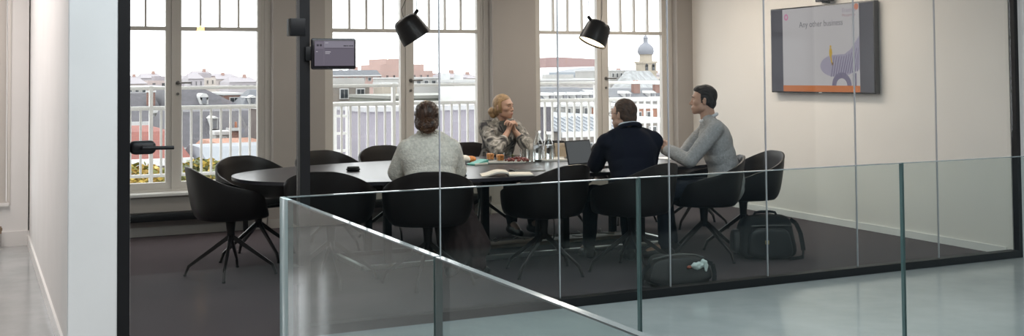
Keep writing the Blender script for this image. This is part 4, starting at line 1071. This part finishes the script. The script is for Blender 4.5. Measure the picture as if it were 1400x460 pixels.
# ---- beyond the left window
mansard('low house with red tiled roof beyond the glass door handle', 1.6, 3.35, 20.5, .46, .06, 1.6, 5, redtile, tan_r, chim=())
mansard('dark slate house with white windowed wall just above the red tiles', 3.1, 4.33, 31.5, .60, .31, .8, 6, slate, palew, nw=3, zw=(-.05, .24))
mansard('slate roofed house with brick chimney behind the white windowed house', 4.6, 6.29, 44.5, .89, .27, 1.6, 7, slate, palew, chim=((.62, .3, 1.0, .30, .3),), nw=4, zw=(-.4, .15))
flatb('white flat roofed block with small windows above the slate roofs at far left', 7.6, 10.5, 70, .96, 8, palew, nw=7, zw=(.62, .86))
mansard('large slate mansard with arched white dormer beyond the left window', 6.54, 8.75, 41.5, 1.06, .40, 1.5, 8, slate, palew, (0.3, 1.0), ((-.15, .50, .76, .30),), arch=True)
flatb('narrow red brick house between two slate gables', 9.1, 9.85, 46, .82, 5, brick, nw=1, zw=(.36, .68))
mansard('slate gabled house with white window wall at right of the left window', 9.25, 10.6, 43.5, .98, .26, 1.2, 2.2, slate2, palew, (.62, .1), ((-.2, .44, .68, .30),))
mansard('long slate roof with small white dormer low in the left window', 4.1, 6.6, 27, .63, -.16, 1.6, 4., slate, brick, (.25, -.1), ((-.12, .22, .48, .16),), chim=((.25, -.1, .26, .26, .2),))
flatb('small white rooftop box in front of the long slate roof', 4.95, 5.25, 26, .22, .6, palew, nw=1, zw=(-.1, .12))
mansard('terracotta tiled lean roof low at right of the left window', 4.45, 5.5, 22.4, .13, -.02, 1., 3, mat('terracotta_tiles', (.30, .15, .10), .8, var=.3, scale=14), tan_r)
mansard('grey blue zinc roof lowest in the left window', 3.62, 4.9, 19, .22, -.05, 1.6, 3, zinc, tan_r)
# ---- beyond the middle window
flatb('lavender grey metal clad wall close behind the middle window railing', 5.72, 8.2, 17.5, .95, 4, lav, cap=mat('grey_cap', (.32, .32, .33), .6))
t = flatb('dark brick house with white framed windows behind the access ladder', 5.7, 7.25, 22, .82, 4, mat('dark_brick', (.10, .08, .075), .85, var=.2, scale=8), nw=4, zw=(.30, .70))
for z0, z1 in ((-.3, .12), (-.85, -.42)): wins(t, -.80, .80, 0, z0-GZ, z1-GZ, 4)
t = flatb('cream and grey house with large dark windows above the ladder', 10.2, 12.0, 36.2, 1.2, 5, tan_r, cap=tan_r, nw=3, zw=(.72, 1.08))
wins(t, -.85, .85, 0, .40-GZ, .64-GZ, 3)
bm = NB(); box(bm, -.2, .9, .5, 2., 1.2-GZ, 1.42-GZ); obj('roof_box', bm, palew, t, False)
flatb('long building with olive grey flat roof across the middle window', 10.9, 14.6, 31, .88, 3.9, olive, cap=mat('olive_cap', (.22, .22, .20), .7))
flatb('pale tan pillar like house end beside the olive roof', 12.05, 12.55, 35, 1.25, .9, cream_r)
flatb('plain white rooftop box at right of the middle window', 12.35, 13.6, 29.6, 1.34, 1.2, mat('bright_white_render', (.62, .62, .61), .7))
flatb('low white block with small windows behind the olive roof', 22.8, 25.8, 62, 1.38, 6, palew, nw=6, zw=(.95, 1.22))
for (x, z, l) in ((24.9, 1.63, 'left round white water tank on the distant white block'), (25.75, 1.56, 'right round white water tank on the distant white block')):
    t = thing('water_tank', l, 'tank', (x, 61, 1.25))
    bm = NB(); lathe(bm, [(0, -15.25), (.27, -15.25), (.27, z-1.25), (.1, z-1.2), (0, z-1.2)], 20); obj('drum', bm, mat('tank_white', (.5, .51, .52), .6), t)
t = thing('stepped_brick_building', 'large pale pink brick building with stepped top on the skyline behind the near lamp', 'building', (54.7, 150, GZ))
pinkb = mat('pink_brick_far', (.36, .26, .235), .85, var=.06, scale=.5)
for n_, x0, x1, zt in (('base_block', -5.2, 4.6, 2.24), ('middle_tier', -3.0, 3.6, 3.17), ('upper_tier', -1.8, 2.2, 4.0)):
    bm = NB(); y_ = dict(base_block=0, middle_tier=1, upper_tier=2)[n_]; box(bm, x0, x1, y_, 10-y_*.1, 0, zt-GZ); obj(n_, bm, pinkb, t, False)
wins(t, -4.9, 4.3, 0, .9-GZ, 1.7-GZ, 9, pinkb, .4)
mansard('long pale red house row under a grey roof on the middle window skyline', 31, 37.6, 110, 2.14, 1.62, 1., 8, slate2, pinkb, nw=10, zw=(1.0, 1.4))
# ---- beyond the right window
t = thing('theatre', 'big windowless reddish brown stage tower on the right window skyline', 'building', (78.4, 140, GZ))
bm = NB(); prism(bm, [(-3.7, 0), (3.6, 0), (3.6, 8), (-3.7, 8)], 0, 18.0)
for v in bm.verts:
    if v.co.z > 1 and v.co.x > 0: v.co.z -= .35
obj('tower', bm, mat('theatre_cladding', (.30, .205, .20), .8), t, False)
t = thing('vaulted_hall', 'long hall with pale curved roof below the reddish stage tower', 'building', (57, 110, GZ))
bm = NB(); prof = [(8.0*(1-math.cos(u)), 1.30*math.sin(u)) for u in [PI/2*k/16 for k in range(17)]]
A = [bm.verts.new((x, 0, 15.1+z)) for x, z in prof]; B = [bm.verts.new((x, 14, 15.1+z)) for x, z in prof]
for k in range(16): bm.faces.new((A[k], A[k+1], B[k+1], B[k]))
bm.faces.new(A+[bm.verts.new((8, 0, 15.1))]); 
obj('curved_roof', bm, mat('pale_metal_roof', (.42, .43, .45), .5), t)
bm = NB(); box(bm, 0, 8, .2, 14, 0, 15.1); obj('walls', bm, mat('glazed_dark', (.16, .18, .21), .4), t, False)
bm = NB(); box(bm, .3, 8, -.2, 0, 15.3, 15.75); obj('window_band', bm, mat('glazed_grey', (.22, .25, .28), .3), t, False)
t = flatb('wide white flat roofed block with window band in the right window', 36.5, 42.5, 72, 1.17, 8, palew, nw=9, zw=(.72, .98))
bm = NB(); box(bm, -1, .6, 1, 3, 1.17-GZ, 1.5-GZ); obj('roof_box', bm, palew, t, False)
mansard('slate roof with a row of white dormers in the right window', 21.2, 23.7, 41, .93, .34, 1.6, 6, slate2, palew, (.1, .1), ((-.95, .40, .62, .34), (-.32, .40, .62, .34), (.31, .40, .62, .34), (.94, .40, .62, .34)), nw=6, zw=(-.1, .22))
flatb('grey glazed stair house beside the dormer roof', 24.4, 25.7, 44, .75, 5, mat('glazed_grey', (.22, .25, .28)), nw=4, zw=(.25, .62))
t = flatb('white balconied terrace house in front of the dormer roof', 15.4, 17.1, 30, .55, 4, palew, nw=5, zw=(.24, .46))
wins(t, -.8, .8, 0, -.1-GZ, .12-GZ, 5)
t = mansard('house with blue grey seamed metal roof and tan wall low in the right window', 11.8, 13.9, 22, .48, .20, 1.1, 5, zinc, tan_r, nw=5, zw=(-.28, -.06))
bm = NB()
for k in range(14):
    x = -1.0+k*.155; bar(bm, (x, -.1, .21-GZ), (x, 1.1, .49-GZ), .02, .02)
obj('seams', bm, mat('zinc_seam', (.24, .26, .29), .5), t, False)
flatb('narrow dark slate clad stack at the left edge of the right window', 10.22, 10.5, 20, .89, 1.5, slate)
t = thing('domed_church_tower', 'church tower with onion dome and lantern on the skyline at right', 'tower', (76.97, 120, GZ))
stone = mat('tower_stone', (.33, .29, .235), .8, var=.1, scale=.8)
bm = NB(); box(bm, -.95, .95, 0, 1.9, 0, 17.0); obj('shaft', bm, stone, t, False)
bm = NB(); box(bm, -1.08, 1.08, -.13, 2.03, 16.85, 17.1); box(bm, -1.02, 1.02, -.08, 1.98, 15.6, 15.75); obj('cornice', bm, stone, t, False)
for x in (-.5, .5):
    bm = NB(); box(bm, x-.2, x+.2, -.06, .05, 15.95, 16.6); tube(bm, [(x, -.06, 16.6), (x, .05, 16.6)], .2, 16); obj('belfry_opening', bm, dark_win, t, False)
bm = NB(); lathe(bm, [(0, 17.1), (.85, 17.1), (.82, 17.9), (.95, 18.0), (0, 18.0)], 8, Matrix.Translation((0, .95, 0))); obj('drum', bm, stone, t, False)
bm = NB(); lathe(bm, [(.95, 18.0), (1.06, 18.35), (1.0, 18.8), (.72, 19.2), (.36, 19.45), (.30, 19.55), (.30, 20.0), (.36, 20.05), (.22, 20.3), (.05, 20.5), (.04, 20.9), (0, 20.95)], 24, Matrix.Translation((0, .95, 0))); obj('dome', bm, mat('lead_dome', (.17, .18, .21), .6), t)
flatb('tall white apartment block left of the church tower', 47.4, 49.9, 80, 1.82, 6, palew, nw=6, zw=(1.2, 1.6))
mansard('white sloped glasshouse roof in front of the church tower', 46.9, 50.2, 76, 1.74, .27, 2., 3, mat('pale_glass_roof', (.20, .21, .22), .4, var=.4, scale=1.5, stretch=(4, 1, 1)), palew, (1.2, .2))
mansard('grey roofed row below the glasshouse in the right window', 31, 35, 52, .69, .10, 1.6, 6, slate2, palew, (.2, .2), ((-1., .2, .42, .4), (.6, .2, .42, .4)), chim=((.0, .5, 1.0, .4, .8), (1.4, .5, .95, .4, .8)))
flatb('orange brick house at the right edge of the right window', 18.5, 20.3, 30, .44, 5, orange_b, nw=4, zw=(.05, .30))
t = flatb('grey rendered house lowest at right beyond the railing', 14.5, 17.2, 25, .24, 4, tan_r, nw=6, zw=(-.15, .10))
# ---- the far skyline, distance haze put into the pale colours of its houses
far = [(25.4, 29.8, 230, 1.98), (26.6, 30.6, 210, 2.43), (38, 41.8, 240, 2.06), (34, 37.9, 200, 2.71), (40.8, 45.4, 220, 2.11), (38.3, 43.4, 190, 1.62), (66.5, 73.4, 230, 2.57), (60.3, 62, 190, 2.87), (78, 82.4, 200, 1.61), (69.3, 73.2, 170, 2.04), (85.3, 89, 200, 1.84), (112, 118.6, 220, 1.74), (124.5, 131, 210, 2.4), (129, 133.5, 200, 1.84)]
cols = [(.40, .36, .35), (.36, .34, .36), (.44, .40, .37), (.38, .32, .31)]
where = ['far left, first of two pale houses by the door frame', 'far left, second of two pale houses by the door frame', 'left window, leftmost pale house right of the mullion', 'left window, tallest pale house on the skyline', 'left window, pale house right of the tallest', 'left window, low pale house at its right edge', 'middle window, pale house at its left edge', 'middle window, slim tall house left of the stepped brick building', 'middle window, low house right of the stepped brick building', 'middle window, pale house behind the water tanks', 'middle window, rightmost pale house', 'right window, pale house at its left edge', 'right window, tall pale house left of the church tower', 'right window, pale house right of the church tower']
for i, ((x0, x1, y, zt), wh) in enumerate(zip(far, where)):
    m_ = mat('hazed_render_%s' % 'abcd'[i % 4], cols[i % 4], .85)
    t = thing('skyline_house', 'far skyline, '+wh, 'building', ((x0+x1)/2, y, GZ), 0, 'pale houses on the far skyline')
    hx = (x1-x0)/2; e = zt-GZ-.9
    bm = NB(); box(bm, -hx, hx, 0, 8, 0, e); obj('walls', bm, m_, t, False)
    bm = NB(); v = [bm.verts.new(p) for p in ((-hx, -.2, e), (hx, -.2, e), (hx, 8, e), (-hx, 8, e), (-hx*.7, 4, e+.9), (hx*.7, 4, e+.9))]
    for q in ((0, 1, 5, 4), (1, 2, 5), (2, 3, 4, 5), (3, 0, 4), (3, 2, 1, 0)): bm.faces.new([v[k] for k in q])
    obj('roof', bm, mat('hazed_roof', (.27, .25, .27), .8), t, False)
    wins(t, -hx*.9, hx*.9, 0, e-1.1, e-.4, 4, m_, .4)
    bm = NB(); box(bm, hx*.2, hx*.2+.5, 3, 4, e, e+1.3); obj('chimney', bm, mat('hazed_chimney', (.33, .22, .19), .8), t, False)
rnd = random.Random(21)
taken = [(x0, x1, y, y+8) for x0, x1, y, zt in far]+[(49, 60, 150, 161), (74, 83, 140, 149), (57, 65.5, 109, 125), (75.5, 78.5, 119, 123), (30, 38, 109, 119)]
taken += [(38, 46, 175, 185), (55, 66, 126, 134)]
zones = ((.115, .225, 'left'), (.295, .42, 'middle'), (.535, .66, 'right'))
for (t0, t1, wn) in zones:
    for j in range(11):
        for _try in range(400):
            y = rnd.uniform(125, 270); x = y*(t0+(t1-t0)*(j+rnd.random())/11); hx = rnd.uniform(1.2, 2.6)*y/200
            if all(x+hx+.3 < a or x-hx-.3 > b or y+6 < c_y or y-.6 > d_y for a, b, c_y, d_y in taken): break
        taken.append((x-hx, x+hx, y, y+5)); zt = 1.47+y*rnd.uniform(-.004, .0048); e = zt-GZ-.7
        t = thing('skyline_house', 'pale house in the crowded hazy skyline seen through the %s window' % wn, 'building', (x, y, GZ), 0, 'crowded skyline of the %s window' % wn)
        m_ = mat('hazed_render_%s' % 'abcd'[j % 4], (.4, .4, .4)); bm = NB(); box(bm, -hx, hx, 0, 5, 0, e); obj('walls', bm, m_, t, False)
        bm = NB()
        if rnd.random() < .55:
            v = [bm.verts.new(p) for p in ((-hx, -.2, e), (hx, -.2, e), (hx, 5, e), (-hx, 5, e), (-hx*.6, 2.5, e+.7), (hx*.6, 2.5, e+.7))]
            for q in ((0, 1, 5, 4), (1, 2, 5), (2, 3, 4, 5), (3, 0, 4), (3, 2, 1, 0)): bm.faces.new([v[i] for i in q])
        else: box(bm, -hx*.5, hx*.6, 1, 4, e, e+rnd.uniform(.3, .8))
        obj('roof', bm, mat('hazed_roof', (.27, .25, .27)), t, False)
        wins(t, -hx*.9, hx*.9, 0, e-.9, e-.3, 3, m_, .4)
def shrub(label, x, y, z, r, seed, cols_):
    random.seed(seed); t = thing('shrub', label, 'shrub', (x, y, z))
    bm = NB()
    for k in range(900):
        d = V((random.gauss(0, 1), random.gauss(0, 1), random.gauss(0, 1))).normalized()*random.uniform(.55, 1.)
        p = V((d.x*r[0], d.y*r[1], d.z*r[2])); n = V((random.gauss(0, 1), random.gauss(0, 1), random.gauss(0, 1))).normalized(); a, b = frame_of(n); s = random.uniform(.03, .06)
        f = bm.faces.new([bm.verts.new(p+a*s), bm.verts.new(p+b*s*.6), bm.verts.new(p-a*s), bm.verts.new(p-b*s*.6)]); f.material_index = random.randrange(len(cols_))
    obj('leaves', bm, cols_, t, False)
    bm = NB()
    for k in range(5): tube(bm, [(0, 0, -r[2]-1.5), (random.uniform(-.3, .3)*r[0], 0, -r[2]*.3), (random.uniform(-.8, .8)*r[0], random.uniform(-.5, .5)*r[1], r[2]*.6)], [.04, .025, .008], 6)
    obj('stems', bm, mat('bark', (.10, .075, .055), .9), t)
yl = [mat('leaf_yellow', (.50, .36, .07), .6), mat('leaf_ochre', (.38, .25, .06), .6), mat('leaf_olive', (.22, .23, .07), .6)]
gl = [mat('leaf_grey_green', (.17, .19, .10), .6), mat('leaf_olive', (.13, .14, .03)), mat('leaf_ochre', (.26, .17, .03))]
shrub('yellow autumn shrub beyond the railing, left of the left window mullion', 1.72, 13.4, .30, (.34, .3, .20), 3, yl)
shrub('yellow green shrub beyond the railing, right of the left window mullion', 2.42, 13.5, .30, (.34, .3, .22), 5, [yl[0], yl[2], gl[0]])
shrub('grey green shrub low beyond the railing at far left', 1.04, 13.6, .26, (.26, .25, .18), 8, gl)
for (x, y, z, r_, l, sd) in ((42.0, 180, 3.2, (1.2, 1, 2.6), 'tall bare tree on the left window skyline', 2), (60, 130, 2.0, (2.6, 1.5, 1.2), 'bare tree crowns on the skyline of the right window', 4), (44.5, 90, 1.4, (1.0, .8, .6), 'dark bare tree crown above the water tanks', 6)):
    random.seed(sd); t = thing('bare_tree', l, 'tree', (x, y, GZ)); bm = NB(); h = z-GZ
    tube(bm, [(0, 0, 0), (0, 0, h-r_[2]*.4)], [.35, .12], 8)
    for k in range(70):
        a = V((random.gauss(0, .3)*r_[0], random.gauss(0, .3)*r_[1], h-r_[2]*random.uniform(.2, 1.2))); b = a+V((random.gauss(0, .5)*r_[0], random.gauss(0, .4)*r_[1], random.uniform(.2, .8)*r_[2]))
        tube(bm, [a, (a+b)/2+V((.1, 0, .1)), b], [.07, .05, .02], 5)
    obj('branches', bm, mat('far_bark', (.24, .21, .21), .9), t)
bm = NB(); box(bm, -200, 400, 13, 500, GZ-.3, GZ); struct('ground', bm, mat('town_ground', (.25, .24, .23), .9))

# ------------------------------------------------------------------ light
W = bpy.data.worlds.new('overcast'); bpy.context.scene.world = W; W.use_nodes = True; nt = W.node_tree
bg = nt.nodes['Background']; tc = nt.nodes.new('ShaderNodeTexCoord'); sp = nt.nodes.new('ShaderNodeSeparateXYZ'); cr = nt.nodes.new('ShaderNodeValToRGB')
nt.links.new(tc.outputs['Generated'], sp.inputs[0]); nt.links.new(sp.outputs['Z'], cr.inputs['Fac']); nt.links.new(cr.outputs['Color'], bg.inputs['Color'])
cr.color_ramp.elements[0].position = 0.; cr.color_ramp.elements[0].color = (.93, .92, .95, 1); cr.color_ramp.elements[1].position = .35; cr.color_ramp.elements[1].color = (1, 1, 1, 1)
bg.inputs['Strength'].default_value = 4.0
def area(name, loc, size, energy, col, rot=(0, 0, 0), portal=False):
    L = bpy.data.lights.new(name, 'AREA'); L.shape = 'RECTANGLE'; L.size, L.size_y = size; L.energy = energy; L.color = col
    o = bpy.data.objects.new(name, L); C.objects.link(o); o.location = loc; o.rotation_euler = rot
    if portal: L.cycles.is_portal = True
    return o
for i, c in enumerate(WIN): area('window_portal', (c, YF+.25, 1.55), (1.84, 2.3), 1, (1, 1, 1), (-PI/2, 0, 0), True)
area('skylight_portal', (3.1, 2.55, 3.3), (5.0, 4.1), 1, (1, 1, 1), (0, 0, 0), True)
area('passage_portal', (-.55, YW+.25, 1.5), (1.6, 2.2), 1, (1, 1, 1), (-PI/2, 0, 0), True)
# added fill lamps, all unseen: over the hall, in the meeting room, in the passage
area('hall_fill', (2.4, 5.2, 3.18), (5., .5), 68, (.74, .90, 1.))
area('wall_fill', (6.3, 8.9, 2.77), (.4, 2.6), 46, (1, .88, .76))
area('room_fill', (3.9, 9.3, 2.77), (4.5, .5), 45, (1, .93, .86))
area('passage_fill', (-.5, 8.5, 2.77), (.5, 3.6), 64, (1, .90, .86))

# ------------------------------------------------------------------ camera
yaw, pitch, roll = .4475, .0335, -.0085
f_ = V((math.sin(yaw)*math.cos(pitch), math.cos(yaw)*math.cos(pitch), math.sin(pitch))); r_ = V((math.cos(yaw), -math.sin(yaw), 0)); u_ = r_.cross(f_)
r2 = r_*math.cos(roll)+u_*math.sin(roll); u2 = u_*math.cos(roll)-r_*math.sin(roll)
M = Matrix((r2, u2, -f_)).transposed().to_4x4(); M.translation = V((0, 0, 1.47))
cam = bpy.data.cameras.new('camera'); cam.sensor_width = 36; cam.lens = 1525/1400*36; cam.shift_y = -(230-52)/1400; cam.clip_start = .05; cam.clip_end = 1500
co = bpy.data.objects.new('camera', cam); C.objects.link(co); co.matrix_world = M
sc = bpy.context.scene; sc.camera = co
sc.view_settings.view_transform = 'Standard'; sc.view_settings.look = 'None'; sc.view_settings.gamma = 1; sc.view_settings.use_curve_mapping = False
sc.view_settings.exposure = 0.0
cy_ = sc.cycles; cy_.max_bounces = 14; cy_.transmission_bounces = 12; cy_.transparent_max_bounces = 40; cy_.glossy_bounces = 5; cy_.sample_clamp_indirect = 6.; cy_.caustics_reflective = False; cy_.caustics_refractive = False
cy_.use_denoising = True
